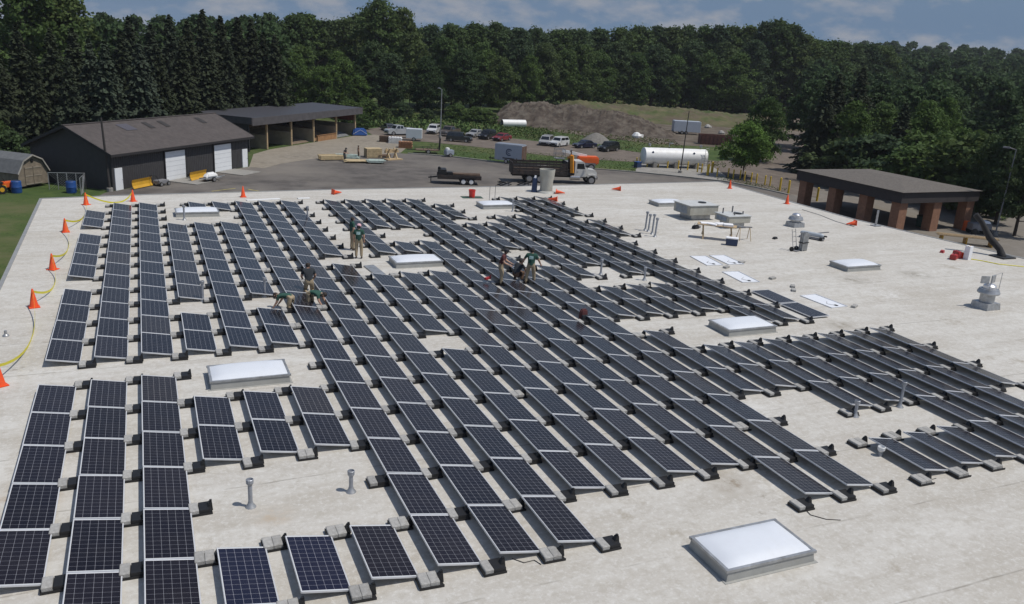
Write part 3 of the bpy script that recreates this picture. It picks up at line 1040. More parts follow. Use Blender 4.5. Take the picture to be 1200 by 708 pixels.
for k, (px, py, rz, w) in enumerate(((905, 327, .3, 'alone past the flat panels'), (930, 341, .9, 'of a touching pair, the nearer one'), (929, 336.5, .9, 'of a touching pair, the farther one'), (1001, 360, .5, 'past the last face-down panel'),
                                     (851, 314, .4, 'at the corner of the white pair'), (869, 308, .2, 'past the corner of the white pair'), (492, 267, .4, 'in the clearing beyond the middle skylight'))):
    q = rp(px, py)
    m = MB(); m.box((0, 0, 0.05), (0.4, 0.2, 0.1))
    tag(m.build('concrete_block', M_conc, None, False, q, rz, 0.012, 1), f'loose grey concrete block lying {w}', 'concrete block', 'loose concrete blocks on the roof')
p = rp(466, 267)
# strip of sheet metal beside the middle skylight
a_, b_ = rp(432, 312), rp(446, 323)
m = MB(); m.bar(a_ + Vector((0, 0, .03)), b_ + Vector((0, 0, .03)), 0.5, 0.05)
tag(m.build('metal_sheet', M_galv), 'blue-grey strip of sheet metal lying before the middle skylight', 'sheet metal')
for a_, b_, lab in (((289, 235.3), (328, 233.6), 'longer white strip of sheet metal lying behind the far ends of the columns'), ((349, 233.2), (363, 232.8), 'short white strip of sheet metal lying behind the far ends of the columns')):
    m = MB(); m.bar(rp(*a_) + Vector((0, 0, .03)), rp(*b_) + Vector((0, 0, .03)), 0.32, 0.05)
    tag(m.build('metal_sheet', M_white), lab, 'sheet metal', 'white metal strips')
# dark conduit bundle near the last column
# ------------------------------------------------------------------ people
M_skin = mat('skin', (0.45, 0.27, 0.19), 0.6, 0, 0.05, 8)
M_khaki = mat('khaki_cloth', (0.33, 0.26, 0.17), 0.9, 0, 0.12, 9)
M_boot = mat('brown_boots', (0.06, 0.045, 0.035), 0.8)
M_hair = mat('dark_hair', (0.03, 0.022, 0.018), 0.8)
M_shirts = {'green': mat('dark_green_shirt', (0.022, 0.075, 0.055), 0.9, 0, 0.15, 8), 'dark': mat('charcoal_shirt', (0.025, 0.030, 0.036), 0.9, 0, 0.15, 8),
            'maroon': mat('maroon_shirt', (0.10, 0.03, 0.03), 0.9, 0, 0.2, 8), 'brown': mat('brown_clothes', (0.12, 0.07, 0.045), 0.9, 0, .2, 8)}
M_eye = mat('eye', (0.02, 0.02, 0.02), 0.3)
M_cap = {'white': mat('white_cap', (0.75, 0.72, 0.72), 0.8), 'pink': mat('pale_pink_cap', (0.70, 0.42, 0.45), 0.8), 'dark': mat('dark_cap', (0.03, 0.03, 0.035), 0.8), 'orange': mat('orange_glove', (0.5, 0.14, 0.03), 0.7)}

POSES = {
    # joints in metres; the figure faces -y
    'stand': dict(pelvis=(0, 0, .93), waist=(0, .01, 1.08), chest=(0, .01, 1.30), neck=(0, .01, 1.47), head=(0, -.01, 1.58), top=(0, -.01, 1.70),
                  shL=(.19, .01, 1.40), elL=(.25, .03, 1.13), wrL=(.24, -.06, .90), shR=(-.19, .01, 1.40), elR=(-.25, .03, 1.13), wrR=(-.24, -.06, .90),
                  hiL=(.10, 0, .90), knL=(.12, -.02, .49), anL=(.13, .02, .09), hiR=(-.10, 0, .90), knR=(-.12, -.03, .49), anR=(-.13, 0, .09)),
    'work': dict(pelvis=(0, .06, .93), waist=(0, .03, 1.08), chest=(0, -.05, 1.29), neck=(0, -.11, 1.45), head=(0, -.17, 1.55), top=(0, -.20, 1.67),
                 shL=(.19, -.07, 1.38), elL=(.27, -.12, 1.12), wrL=(.20, -.36, 1.02), shR=(-.19, -.07, 1.38), elR=(-.27, -.12, 1.12), wrR=(-.20, -.36, 1.02),
                 hiL=(.10, .06, .90), knL=(.13, -.02, .49), anL=(.14, .08, .09), hiR=(-.10, .06, .90), knR=(-.13, -.04, .49), anR=(-.14, -.02, .09)),
    'carry': dict(pelvis=(0, .04, .92), waist=(0, .02, 1.07), chest=(0, -.02, 1.28), neck=(0, -.05, 1.45), head=(0, -.08, 1.55), top=(0, -.09, 1.67),
                  shL=(.20, -.03, 1.38), elL=(.34, -.05, 1.14), wrL=(.42, -.18, .93), shR=(-.20, -.03, 1.38), elR=(-.34, -.05, 1.14), wrR=(-.42, -.18, .93),
                  hiL=(.10, .04, .89), knL=(.16, -.02, .48), anL=(.20, .05, .09), hiR=(-.10, .04, .89), knR=(-.15, -.05, .48), anR=(-.18, -.03, .09)),
    'kneel': dict(pelvis=(0, .10, .52), waist=(0, .06, .66), chest=(0, -.04, .87), neck=(0, -.11, 1.03), head=(0, -.18, 1.12), top=(0, -.22, 1.24),
                  shL=(.20, -.08, .97), elL=(.28, -.12, .70), wrL=(.22, -.33, .55), shR=(-.20, -.08, .97), elR=(-.29, -.10, .70), wrR=(-.24, -.33, .50),
                  hiL=(.11, .10, .49), knL=(.14, -.08, .09), anL=(.13, .36, .07), hiR=(-.11, .10, .49), knR=(-.14, -.06, .09), anR=(-.13, .38, .07)),
    'crawl': dict(pelvis=(0, .30, .56), waist=(0, .14, .60), chest=(0, -.10, .58), neck=(0, -.28, .56), head=(0, -.40, .55), top=(0, -.51, .54),
                  shL=(.18, -.20, .56), elL=(.22, -.26, .31), wrL=(.20, -.42, .08), shR=(-.18, -.20, .56), elR=(-.22, -.26, .31), wrR=(-.20, -.42, .08),
                  hiL=(.11, .30, .52), knL=(.14, .22, .09), anL=(.13, .64, .08), hiR=(-.11, .30, .52), knR=(-.14, .25, .09), anR=(-.13, .68, .08)),
    'crouch': dict(pelvis=(0, .16, .40), waist=(0, .10, .53), chest=(0, -.06, .70), neck=(0, -.18, .82), head=(0, -.26, .90), top=(0, -.32, 1.00),
                   shL=(.19, -.13, .78), elL=(.26, -.26, .56), wrL=(.17, -.46, .42), shR=(-.19, -.13, .78), elR=(-.26, -.26, .56), wrR=(-.17, -.46, .42),
                   hiL=(.11, .16, .38), knL=(.20, -.24, .46), anL=(.17, -.06, .09), hiR=(-.11, .16, .38), knR=(-.20, -.24, .46), anR=(-.17, -.06, .09)),
}
RAD = dict(pelvis=.145, waist=.135, chest=.165, neck=.060, head=.092, top=.075, shL=.085, elL=.055, wrL=.033, shR=.085, elR=.055, wrR=.033, hiL=.115, knL=.085, anL=.068, hiR=.115, knR=.085, anR=.068)
EDG = [('pelvis', 'waist', 's'), ('waist', 'chest', 's'), ('chest', 'neck', 's'), ('neck', 'head', 'k'), ('head', 'top', 'k'), ('chest', 'shL', 's'), ('shL', 'elL', 's'), ('elL', 'wrL', 'k'),
       ('chest', 'shR', 's'), ('shR', 'elR', 's'), ('elR', 'wrR', 'k'), ('pelvis', 'hiL', 't'), ('hiL', 'knL', 't'), ('knL', 'anL', 't'), ('pelvis', 'hiR', 't'), ('hiR', 'knR', 't'), ('knR', 'anR', 't')]


def seg_dist(p, a, b):
    ab = b - a
    t = max(0, min(1, (p - a).dot(ab) / max(ab.length_squared, 1e-9)))
    return (p - a - ab * t).length


def person(loc, rz, pose, shirt, label, cap=None, sleeves=False, hair=True, logo=False, trousers=None, s=1.0):
    J = {k: Vector(v) for k, v in POSES[pose].items()}
    names = list(J)
    me = bpy.data.meshes.new('skel')
    me.from_pydata([J[k] for k in names], [(names.index(a), names.index(b)) for a, b, _ in EDG], [])
    tmp = bpy.data.objects.new('skel', me)
    COL.objects.link(tmp)
    md = tmp.modifiers.new('skin', 'SKIN')
    for i, k in enumerate(names):
        r = RAD[k]
        me.skin_vertices[0].data[i].radius = (r * (1.15 if k in ('chest', 'waist', 'pelvis') else 1), r * (0.78 if k in ('chest', 'waist', 'pelvis') else 1))
        me.skin_vertices[0].data[i].use_root = (k == 'pelvis')
    md.use_smooth_shade = True
    ss = tmp.modifiers.new('sub', 'SUBSURF')
    ss.levels = ss.render_levels = 2
    dg = bpy.context.evaluated_depsgraph_get()
    bme = bpy.data.meshes.new_from_object(tmp.evaluated_get(dg))
    bpy.data.objects.remove(tmp)
    m = MB()
    m.add([v.co for v in bme.vertices], [tuple(p.vertices) for p in bme.polygons])
    nb = len(m.f)
    # feet, hands with five fingers, nose, ears, eyes belong to the same body mesh
    for sd, x in (('L', 1), ('R', -1)):
        an, kn = J['an' + sd], J['kn' + sd]
        if pose in ('kneel', 'crawl'):
            m.tube([an + Vector((0, -.02, 0)), an + Vector((0, .06, .0)), an + Vector((0, .10, -.03))], [.042, .05, .035], 8, 3)
        else:
            m.tube([an + Vector((0, .06, -.035)), an + Vector((0, 0, -.03)), an + Vector((0, -.13, -.05)), an + Vector((0, -.19, -.06))], [.035, .048, .042, .025], 8, 3)
        wr, el = J['wr' + sd], J['el' + sd]
        d = (wr - el).normalized()
        sidev = d.cross(Vector((0, 1, 0.3))).normalized()
        up = d.cross(sidev)
        m.tube([wr - d * .01, wr + d * .045, wr + d * .09], [.024, .038, .034], 8, 0)
        for q, ln in zip((-1.5, -.5, .5, 1.5), (.062, .075, .08, .068)):
            b0 = wr + d * .085 + sidev * q * .017
            m.tube([b0, b0 + d * ln * .5 + up * .008, b0 + d * ln + up * .03], [.009, .0085, .007], 5, 0)
        b0 = wr + d * .03 + sidev * .034 * x
        m.tube([b0, b0 + d * .03 + sidev * .02 * x, b0 + d * .06 + sidev * .022 * x + up * .01], [.011, .010, .008], 5, 0)
    hd, tpv, nk = J['head'], J['top'], J['neck']
    upv = (tpv - hd).normalized()
    fwd = Vector((0, -1, 0))
    fwd = (fwd - upv * fwd.dot(upv))
    fwd = fwd.normalized() if fwd.length > .2 else Vector((0, 0, -1))
    sd_ = upv.cross(fwd)
    hc = hd + upv * 0.03
    m.tube([hc + fwd * .085 + upv * .02, hc + fwd * .115 - upv * .015, hc + fwd * .088 - upv * .03], [.010, .017, .012], 6, 0)
    m.tube([hc + fwd * .088 - upv * .055 - sd_ * .022, hc + fwd * .094 - upv * .055, hc + fwd * .088 - upv * .055 + sd_ * .022], [.004, .007, .004], 5, 5)
    for q in (-1, 1):
        m.lathe(hc + fwd * .084 + sd_ * q * .034 + upv * .015, [(.002, -.011), (.010, 0), (.002, .011)], 6, 4)
        m.tube([hc + sd_ * q * .088 + upv * .02, hc + sd_ * q * .101, hc + sd_ * q * .088 - upv * .025], [.010, .016, .009], 6, 0)
    cen = [sum((Vector(m.v[i]) for i in f), Vector()) / len(f) for f in m.f[:nb]]
    for i, c in enumerate(cen):
        best = min(EDG, key=lambda e: seg_dist(c, J[e[0]], J[e[1]]) - 0.3 * (RAD[e[0]] + RAD[e[1]]))
        k = {'k': 0, 's': 1, 't': 2}[best[2]]
        if best[2] == 's' and sleeves is False and best[1] in ('elL', 'elR'):
            a, b = J[best[0]], J[best[1]]
            if (c - a).dot((b - a).normalized()) > 0.62 * (b - a).length:
                k = 0
        if best[0] == 'pelvis' and best[1] == 'waist' and (c - J['pelvis']).dot(J['waist'] - J['pelvis']) < 0:
            k = 2
        if best == EDG[2] and (c - J['neck']).length < .075:
            k = 0
        m.m[i] = k
    t = thing('person', loc, label, 'person', None, rz)
    t.scale = (s, s, s)
    b = m.build('body', [M_skin, M_shirts[shirt], trousers or M_khaki, M_boot, M_eye, mat('lips', (0.35, 0.13, 0.11), 0.6)], t, smooth=True)
    q = upv.to_track_quat('Z', 'Y').to_matrix()
    if cap:
        h = MB()
        h.lathe(hd + upv * .065, [(.112, -.01), (.112, .03), (.095, .075), (.05, .10), (.005, .108)], 16, 0, q)
        h.box(hd + upv * .062 + fwd * .14, (.16, .12, .012), 0, Matrix((sd_, fwd, upv)).transposed())
        h.build('cap', M_cap[cap], t, smooth=True)
    if hair:
        h = MB()
        h.lathe(hd + upv * .03 - fwd * .018, [(.03, -.09), (.085, -.06), (.101, 0), (.098, .05), (.07, .088), (.01, .105)], 14, 0, q)
        h.build('hair', M_hair, t, smooth=True)
    if logo:
        h = MB()
        ch, wa = J['chest'], J['waist']
        c = ch.lerp(wa, .05) - fwd * 0.0 + Vector((0, .150, .02))
        h.box(c, (.19, .012, .15), 0, Matrix.Rotation(R(6), 3, 'X'))
        h.build('shirt_print', mat('pale_print', (0.35, 0.50, 0.48), .8, 0, .3, 14), t)
    return t


cam_dir = lambda p: math.atan2(CAM.y - p.y, CAM.x - p.x)        # heading from p to the camera


def face(p, off):
    """rotation so that the figure looks at the camera (off = 0) or turned by off degrees"""
    return cam_dir(p) + math.pi / 2 + R(off)


p = rp(413, 293); person(p, face(p, 110), 'stand', 'green', 'standing person in green shirt and khaki trousers, half hidden behind the other of the pair', None)
p = rp(420.5, 303); person(p, face(p, 172), 'stand', 'green', 'standing person with pink cap and printed back of green shirt, seen from behind', 'pink', logo=True)
p = rp(362, 343); person(p, face(p, 188), 'kneel', 'dark', 'person in dark shirt and khaki trousers kneeling with back turned on a panel joint', None, s=1.0)
p = rp(370, 358); person(p, face(p, 62), 'crawl', 'green', 'person on hands and knees in green shirt reaching between two columns', None, s=.92)
p = rp(334, 361.5); person(p, face(p, -118), 'crawl', 'green', 'person in green shirt crouched low at the end of the sixth column', None, s=.92)
p = rp(587, 334); person(p, face(p, 82), 'work', 'maroon', 'standing person in maroon shirt seen from the side, leaning to look down', 'dark')
p = rp(621, 333); person(p, face(p, 176), 'carry', 'green', 'standing person in green shirt with arms held out, back turned', 'dark', logo=True)
p = rp(606, 330); person(p, face(p, 150), 'crouch', 'dark', 'person in dark clothes crouched between the two standing workers', 'dark', trousers=M_shirts['brown'])
p = gp(404, 189.5); person(p, face(p, 60), 'work', 'dark', 'distant person in dark clothes bending at the lumber in the yard', 'dark', trousers=M_shirts['dark'], s=1.05)
p = gp(420, 186.5); person(p, face(p, 100), 'stand', 'brown', 'distant person in brown clothes standing between lumber and the wooden crate', None, trousers=M_shirts['brown'], s=1.05)
# small things of the crew
p = rp(571, 334); m = MB(); m.box((0, 0, .05), (.35, .12, .09), 0, Matrix.Rotation(.5, 3, 'Z')); m.tube([(.1, .05, .09), (.2, .1, .16)], .03, 6)
q = m.build('power_drill', M_red, None, False, p + Vector((0, 0, .27))); tag(q, 'red power drill resting on a panel beside the side-on worker', 'drill')
p = rp(683, 376); t = thing('backpack', p, 'dark maroon backpack set between two columns of panels', 'backpack')
m = MB(); m.box((0, 0, .25), (.36, .25, .5), 0, None, .8); m.build('bag', M_shirts['maroon'], t, bevel=.05)
m = MB(); m.box((0, -.15, .17), (.28, .08, .25)); m.build('pocket', M_shirts['dark'], t, bevel=.02)
# ------------------------------------------------------------------ ground, yard, roads
def ground_mat(name, cols, scales, rough=0.95, bump=0.4, bscale=1.5, extra=None):
    m = bpy.data.materials.new(name)
    m.use_nodes = True
    nt = m.node_tree
    b = nt.nodes['Principled BSDF']
    b.inputs['Roughness'].default_value = rough
    b.inputs['Specular IOR Level'].default_value = 0.2
    tc = nt.nodes.new('ShaderNodeTexCoord')

    def noise(s, det=7, stretch=None):
        n = nt.nodes.new('ShaderNodeTexNoise')
        n.inputs['Scale'].default_value = s
        n.inputs['Detail'].default_value = det
        n.inputs['Roughness'].default_value = 0.65
        nt.links.new(tc.outputs['Object'], n.inputs['Vector'])
        return n.outputs['Fac']
    prev = None
    for i, (c, s) in enumerate(zip(cols, scales)):
        if prev is None:
            prev = (*c, 1)
            continue
        mr = nt.nodes.new('ShaderNodeMapRange')
        mr.inputs[1].default_value, mr.inputs[2].default_value = 0.44, 0.64
        nt.links.new(noise(s), mr.inputs[0])
        mx = nt.nodes.new('ShaderNodeMixRGB')
        nt.links.new(mr.outputs[0], mx.inputs[0])
        if isinstance(prev, tuple):
            mx.inputs[1].default_value = prev
        else:
            nt.links.new(prev, mx.inputs[1])
        mx.inputs[2].default_value = (*c, 1)
        prev = mx.outputs[0]
    nt.links.new(prev, b.inputs['Base Color'])
    bp = nt.nodes.new('ShaderNodeBump')
    bp.inputs['Strength'].default_value = bump
    bp.inputs['Distance'].default_value = 0.1
    nt.links.new(noise(bscale), bp.inputs['Height'])
    nt.links.new(bp.outputs[0], b.inputs['Normal'])
    return m


G_grass = ground_mat('meadow_grass', [(0.052, 0.085, 0.022), (0.078, 0.112, 0.030), (0.105, 0.108, 0.045), (0.040, 0.068, 0.020)], [0, 0.35, 0.07, 1.1])
G_lawn = ground_mat('mown_lawn', [(0.060, 0.092, 0.024), (0.082, 0.110, 0.032), (0.044, 0.066, 0.02), (0.10, 0.105, 0.045)], [0, 0.8, 5.0, 0.25])
G_asph = ground_mat('worn_asphalt', [(0.115, 0.104, 0.096), (0.150, 0.136, 0.123), (0.082, 0.074, 0.069), (0.185, 0.167, 0.146)], [0, 0.15, 0.45, 0.06], 0.9, 0.2, 8)
G_gravel = ground_mat('dusty_gravel', [(0.245, 0.215, 0.172), (0.20, 0.175, 0.142), (0.28, 0.25, 0.205)], [0, 0.25, 1.2], 0.95, 0.5, 3)
G_track = ground_mat('brown_gravel', [(0.150, 0.125, 0.105), (0.185, 0.155, 0.130), (0.120, 0.099, 0.083)], [0, 0.3, 0.9], 0.95, 0.5, 3)
G_concrete = ground_mat('pale_concrete', [(0.27, 0.26, 0.24), (0.225, 0.215, 0.195), (0.30, 0.285, 0.26)], [0, 0.3, 1.5], 0.9, 0.2, 6)
G_pave = ground_mat('tan_paving', [(0.19, 0.17, 0.145), (0.155, 0.14, 0.12), (0.21, 0.19, 0.165)], [0, 0.25, 1.0], 0.92, 0.2, 6)
G_dirt = ground_mat('brown_earth', [(0.100, 0.080, 0.062), (0.135, 0.110, 0.086), (0.062, 0.050, 0.040), (0.165, 0.142, 0.112)], [0, 0.22, 0.7, 0.35], 0.97, 1.0, 1.2)
G_bank = ground_mat('dry_grass_bank', [(0.085, 0.090, 0.038), (0.055, 0.085, 0.026), (0.135, 0.118, 0.070), (0.105, 0.082, 0.060)], [0, 0.10, 0.3, 0.16], 0.97, 0.8, 1.0)

G_soil = ground_mat('dark_piled_soil', [(0.078, 0.062, 0.050), (0.110, 0.088, 0.070), (0.048, 0.038, 0.032), (0.130, 0.112, 0.092)], [0, 0.3, 1.3, 0.6], 0.97, 1.0, 2.6)
S = 950
m = MB()
N = 40
for a in range(N + 1):
    for b in range(N + 1):
        m.v.append((150 - S + 2 * S * a / N, 300 - S + 2 * S * b / N, GZ))
for a in range(N):
    for b in range(N):
        i = a * (N + 1) + b
        m.f.append((i, i + N + 1, i + N + 2, i + 1)); m.m.append(0)
tag(m.build('ground', G_grass), kind='structure')


def sheet(name, pts, z, material, kind='structure'):
    m = MB()
    m.add([(p[0], p[1], z) for p in pts], [tuple(range(len(pts)))])
    o = m.build(name, material)
    if o.data.polygons[0].normal.z < 0:
        o.data.flip_normals()
    return tag(o, kind=kind)


P = lambda l: [gp(*q) for q in l]
sheet('lawn', [(-40, -30), (-2.6, -30), (-2.6, 70), (-9, 73), (-14, 74), (-40, 78)], GZ + 0.01, G_lawn)
ASPH = [(-2.4, 44), (-2.4, 60), (-1.6, 69), (-0.5, 73.0)] + [tuple(q[:2]) for q in P([(292, 195.5), (330, 181), (400, 172), (440, 174), (470, 180), (500, 182), (530, 184.5), (560, 188), (600, 193), (650, 196.5), (700, 199), (745, 202.5), (800, 208), (850, 213.5)])] + [(76, 70), (75, 58), (72, 40), (49.9, 46.9)]
sheet('asphalt_yard', ASPH, GZ + 0.02, G_asph)
sheet('gravel_apron', P([(292, 196), (297, 181), (316, 175.5), (414, 159.5), (440, 158), (462, 163), (478, 172), (470, 179), (440, 183), (405, 182), (370, 186), (330, 192), (310, 197.5)]), GZ + 0.035, G_gravel)
sheet('parking_track', P([(425, 152), (450, 149), (500, 152.5), (560, 158), (640, 167), (720, 174.5), (775, 183), (760, 191), (700, 187.5), (640, 182.5), (560, 172.5), (500, 166.5), (465, 165), (440, 160)]), GZ + 0.03, G_track)
sheet('dirt_road', P([(740, 196), (775, 183), (840, 189), (885, 186), (906, 172), (915, 152), (921, 138), (926, 133), (942, 133.5), (944, 142), (944, 160), (940, 180), (946, 200), (960, 214), (958, 232), (925, 228), (880, 217), (840, 212), (790, 206)]), GZ + 0.015, G_track)
sheet('bare_earth', P([(640, 153), (700, 161), (770, 169), (850, 173), (884, 156), (890, 136), (800, 127), (700, 122)]), GZ + 0.008, G_dirt)
sheet('dry_meadow', P([(868, 134), (880, 152), (905, 152), (912, 146), (950, 147), (960, 133), (900, 127)]), GZ + 0.011, G_bank)
sheet('tank_pad', P([(745, 199), (752, 192), (835, 195.5), (850, 206), (852, 213), (800, 207.6), (745, 202)]), GZ + 0.045, G_concrete)
sheet('paving', [(51, 10), (51.0, 47.5), (71, 44.5), (74.5, 60), (75.5, 70), (88, 78), (100, 66), (110, 50), (116, 20), (112, 0), (60, -12)], GZ + 0.012, G_pave)
# kerb of pale concrete between asphalt and weeds: a real step
m = MB()
kp = P([(478, 180.5), (500, 181.7), (530, 184.2), (560, 187.7), (600, 192.7), (650, 196.2), (700, 198.8), (745, 202.2), (800, 207.7), (850, 213.2), (885, 220), (925, 229)])
for a, b in zip(kp, kp[1:]):
    m.bar(Vector((a.x, a.y, GZ + 0.07)), Vector((b.x, b.y, GZ + 0.07)), 0.28, 0.16)
tag(m.build('kerb', G_concrete), kind='structure')
# faded yellow bay lines in front of the shed
for a, b in (((248, 224.5), (276, 221)), ((290, 222), (318, 227))):
    m = MB()
    A, B = gp(*a), gp(*b)
    d = (B - A).normalized() * 0.0
    nrm = Vector((-(B - A).y, (B - A).x, 0)).normalized() * 0.09
    m.quad(*[(q.x, q.y, GZ + 0.03) for q in (A - nrm, B - nrm, B + nrm, A + nrm)])
    tag(m.build('road_marking', mat('faded_yellow_line', (0.38, 0.32, 0.10), 0.9, 0, 0.3, 2)), kind='structure')


def hnoise(x, y, s=0):
    return (math.sin(x * .31 + s) * math.cos(y * .27 + s * 1.7) + .5 * math.sin(x * .83 + y * .61 + s) + .3 * math.sin(x * 1.9 - y * 1.3 + 2 * s)) / 1.8


def mound(name, A, B, half, h, material, seed, n=70, mm=26, slope=0.0, lump=.28, kind='structure'):
    """long heap along A-B"""
    A, B = Vector(A), Vector(B)
    d = B - A
    L = d.length
    d.normalize()
    nrm = Vector((-d.y, d.x, 0))
    m = MB()
    rmd = random.Random(int(seed))
    for i in range(n + 1):
        for k in range(mm + 1):
            u, v = i / n, k / mm * 2 - 1
            prof = max(0, 1 - abs(v) ** 1.5) ** 1.1
            endf = min(1, u * 9, (1 - u) * 5) ** .7 if 0 < u < 1 else 0
            x = A + d * (u * L) + nrm * (v * half * (1 + .15 * hnoise(u * 40, 0, seed)))
            z = h * (1 - slope * u) * prof * endf * (0.9 + lump * hnoise(x.x * .35, x.y * .35, seed)) + prof * (.36 * hnoise(x.x * 1.7, x.y * 1.9, seed + 1) + .26 * hnoise(x.x * 4.1, x.y * 3.7, seed + 2) + rmd.uniform(-.2, .2))
            m.v.append((x.x, x.y, GZ - 0.05 + max(0, z)))
    for i in range(n):
        for k in range(mm):
            a = i * (mm + 1) + k
            m.f.append((a, a + mm + 1, a + mm + 2, a + 1)); m.m.append(0)
    o = m.build(name, material, None, True)
    return tag(o, kind=kind)


a, b = pd(578, 142, 183), pd(790, 165, 176)
mound('dirt_mound', (a.x, a.y, 0), (b.x, b.y, 0), 9.5, 5.4, G_soil, 2.0, 140, 40, slope=.45)
a, b = pd(640, 125, 212), pd(945, 140, 232)
mound('grass_bank', (a.x, a.y, 0), (b.x, b.y, 0), 15, 4.6, G_bank, 5.0, 120, 34, slope=.6, lump=.12)
c = gp(698, 167)
m = MB()
pr = [(3.0, 0), (2.3, .55), (1.4, 1.2), (.6, 1.65), (.05, 1.8)]
m.lathe((0, 0, 0), pr, 24)
g = m.build('gravel_pile', mat('grey_crushed_stone', (0.17, 0.16, 0.145), 0.95, 0, .2, 3, bump=.8, bscale=6), None, True, c + Vector((0, 0, -.05)))
for v in g.data.vertices:
    v.co += Vector((.16 * hnoise(v.co.x * 5, v.co.y * 5, 1), .16 * hnoise(v.co.y * 5, v.co.x * 5, 3), .12 * hnoise(v.co.x * 4, v.co.y * 4, 2) if v.co.z > .1 else 0))
tag(g, 'small pale grey cone-shaped pile of crushed stone behind the navy car', 'gravel pile')

# distant rising ground
hl = MB()
for i in range(61):
    for k in range(13):
        th = R(-30 + 150 * i / 60)
        rr = 330 + 42 * k
        x, y = CAM.x + rr * math.sin(th), CAM.y + rr * math.cos(th)
        z = GZ - 0.4 + max(0, (rr - 380)) * 0.010 * (0.5 + 0.5 * math.sin(th * 1.7 + .4)) * (1 + .3 * hnoise(x * .02, y * .02, 1))
        hl.v.append((x, y, min(z, 8)))
for i in range(60):
    for k in range(12):
        a = i * 13 + k
        hl.f.append((a, a + 1, a + 14, a + 13)); hl.m.append(0)
tag(hl.build('hills', G_grass, None, True), kind='structure')

# weeds: rough green strip between kerb and track, and along the wood edge
rw = random.Random(11)
m = MB()


def tuft(x, y, s, mi):
    for k in range(5):
        a = rw.uniform(0, 6.28)
        dx, dy = math.cos(a) * s * .35, math.sin(a) * s * .35
        hgt = s * rw.uniform(.5, 1.1)
        lx, ly = rw.uniform(-.8, .8) * s, rw.uniform(-.8, .8) * s
        m.add([(x - dx, y - dy, GZ), (x + dx, y + dy, GZ), (x + dx * .5 + lx, y + dy * .5 + ly, GZ + hgt), (x - dx * .5 + lx, y - dy * .5 + ly, GZ + hgt)], [(0, 1, 2, 3)], mi)


def fill(poly, n, s0, s1, mis):
    """scatter in a pixel-surveyed quad a,b,c,d"""
    q = P(poly)
    for _ in range(n):
        u, v = rw.random(), rw.random()
        p = (q[0].lerp(q[1], u)).lerp(q[3].lerp(q[2], u), v)
        tuft(p.x, p.y, rw.uniform(s0, s1), rw.choice(mis))


fill([(500, 168), (750, 189), (745, 201), (500, 181)], 1800, .05, .13, [0, 0, 1])
fill([(560, 152), (800, 172), (775, 182), (560, 157)], 2200, .05, .17, [0, 0, 1, 2])
fill([(430, 134), (590, 143), (590, 158), (430, 149)], 2400, .2, .8, [0, 0, 1])
fill([(590, 146), (640, 150), (650, 165), (590, 158)], 600, .1, .4, [0, 1])
fill([(620, 166), (745, 178), (800, 196), (640, 183)], 0, .2, .5, [1])
fill([(750, 186), (850, 190), (850, 197), (750, 192)], 500, .05, .18, [0, 1])
fill([(840, 206), (925, 222), (915, 226), (840, 211)], 400, .05, .15, [0, 0, 2])
fill([(640, 151), (790, 164), (800, 172), (640, 158)], 1300, .06, .22, [0, 1, 1, 2])
fill([(680, 108), (930, 120), (930, 132), (680, 122)], 2600, .25, .8, [0, 1, 2])
W0 = mat('weed_green', (0.080, 0.135, 0.032), 0.9, 0, .25, .4)
W1 = mat('weed_olive', (0.105, 0.130, 0.038), 0.9, 0, .25, .4)
W2 = mat('weed_straw', (0.17, 0.15, 0.065), 0.9, 0, .25, .4)
tag(m.build('weeds', [W0, W1, W2]), 'rough green weeds and grass between the kerb and the parked cars', kind='stuff')
# ------------------------------------------------------------------ dark pole barn
M_siding = mat('charcoal_siding', (0.030, 0.029, 0.031), 0.75, 0, 0.12, 3)
M_shingle = mat('brown_shingles', (0.078, 0.066, 0.062), 0.92, 0, 0.18, 2.2, bump=.5, bscale=14, dirt=(0.055, 0.047, 0.045), dscale=.5, damt=.5)
M_trim = mat('dark_trim', (0.022, 0.020, 0.021), 0.7)
M_doorw = mat('white_door_paint', (0.74, 0.76, 0.78), 0.5, 0, .03, 2)
M_patch = mat('dark_roof_patch', (0.03, 0.027, 0.026), 0.8)


def siding_bump(name, col, pitch, vertical=True):
    """vertical ribs: a wave bump over the wall"""
    m = mat(name, col, 0.7, 0, .12, 2)
    nt = m.node_tree
    b = nt.nodes['Principled BSDF']
    tc = nt.nodes.new('ShaderNodeTexCoord')
    w = nt.nodes.new('ShaderNodeTexWave')
    w.inputs['Scale'].default_value = pitch
    w.bands_direction = 'X' if vertical else 'Z'
    nt.links.new(tc.outputs['Object'], w.inputs['Vector'])
    bp = nt.nodes.new('ShaderNodeBump')
    bp.inputs['Strength'].default_value = .8
    bp.inputs['Distance'].default_value = .04
    nt.links.new(w.outputs['Fac'], bp.inputs['Height'])
    nt.links.new(bp.outputs[0], b.inputs['Normal'])
    return m


M_rib = siding_bump('charcoal_ribbed_siding', (0.040, 0.038, 0.040), 1.1)

A, B = Vector((0.2, 74.0, GZ)), Vector((14.4, 89.8, GZ))
ang = math.atan2(B.y - A.y, B.x - A.x)
L, D, EV, RG = (B - A).length, 9.8, 3.6, 5.65
barn = thing('pole_barn', A, 'long charcoal barn with brown gable roof and two white garage doors', 'barn', None, ang)
m = MB()
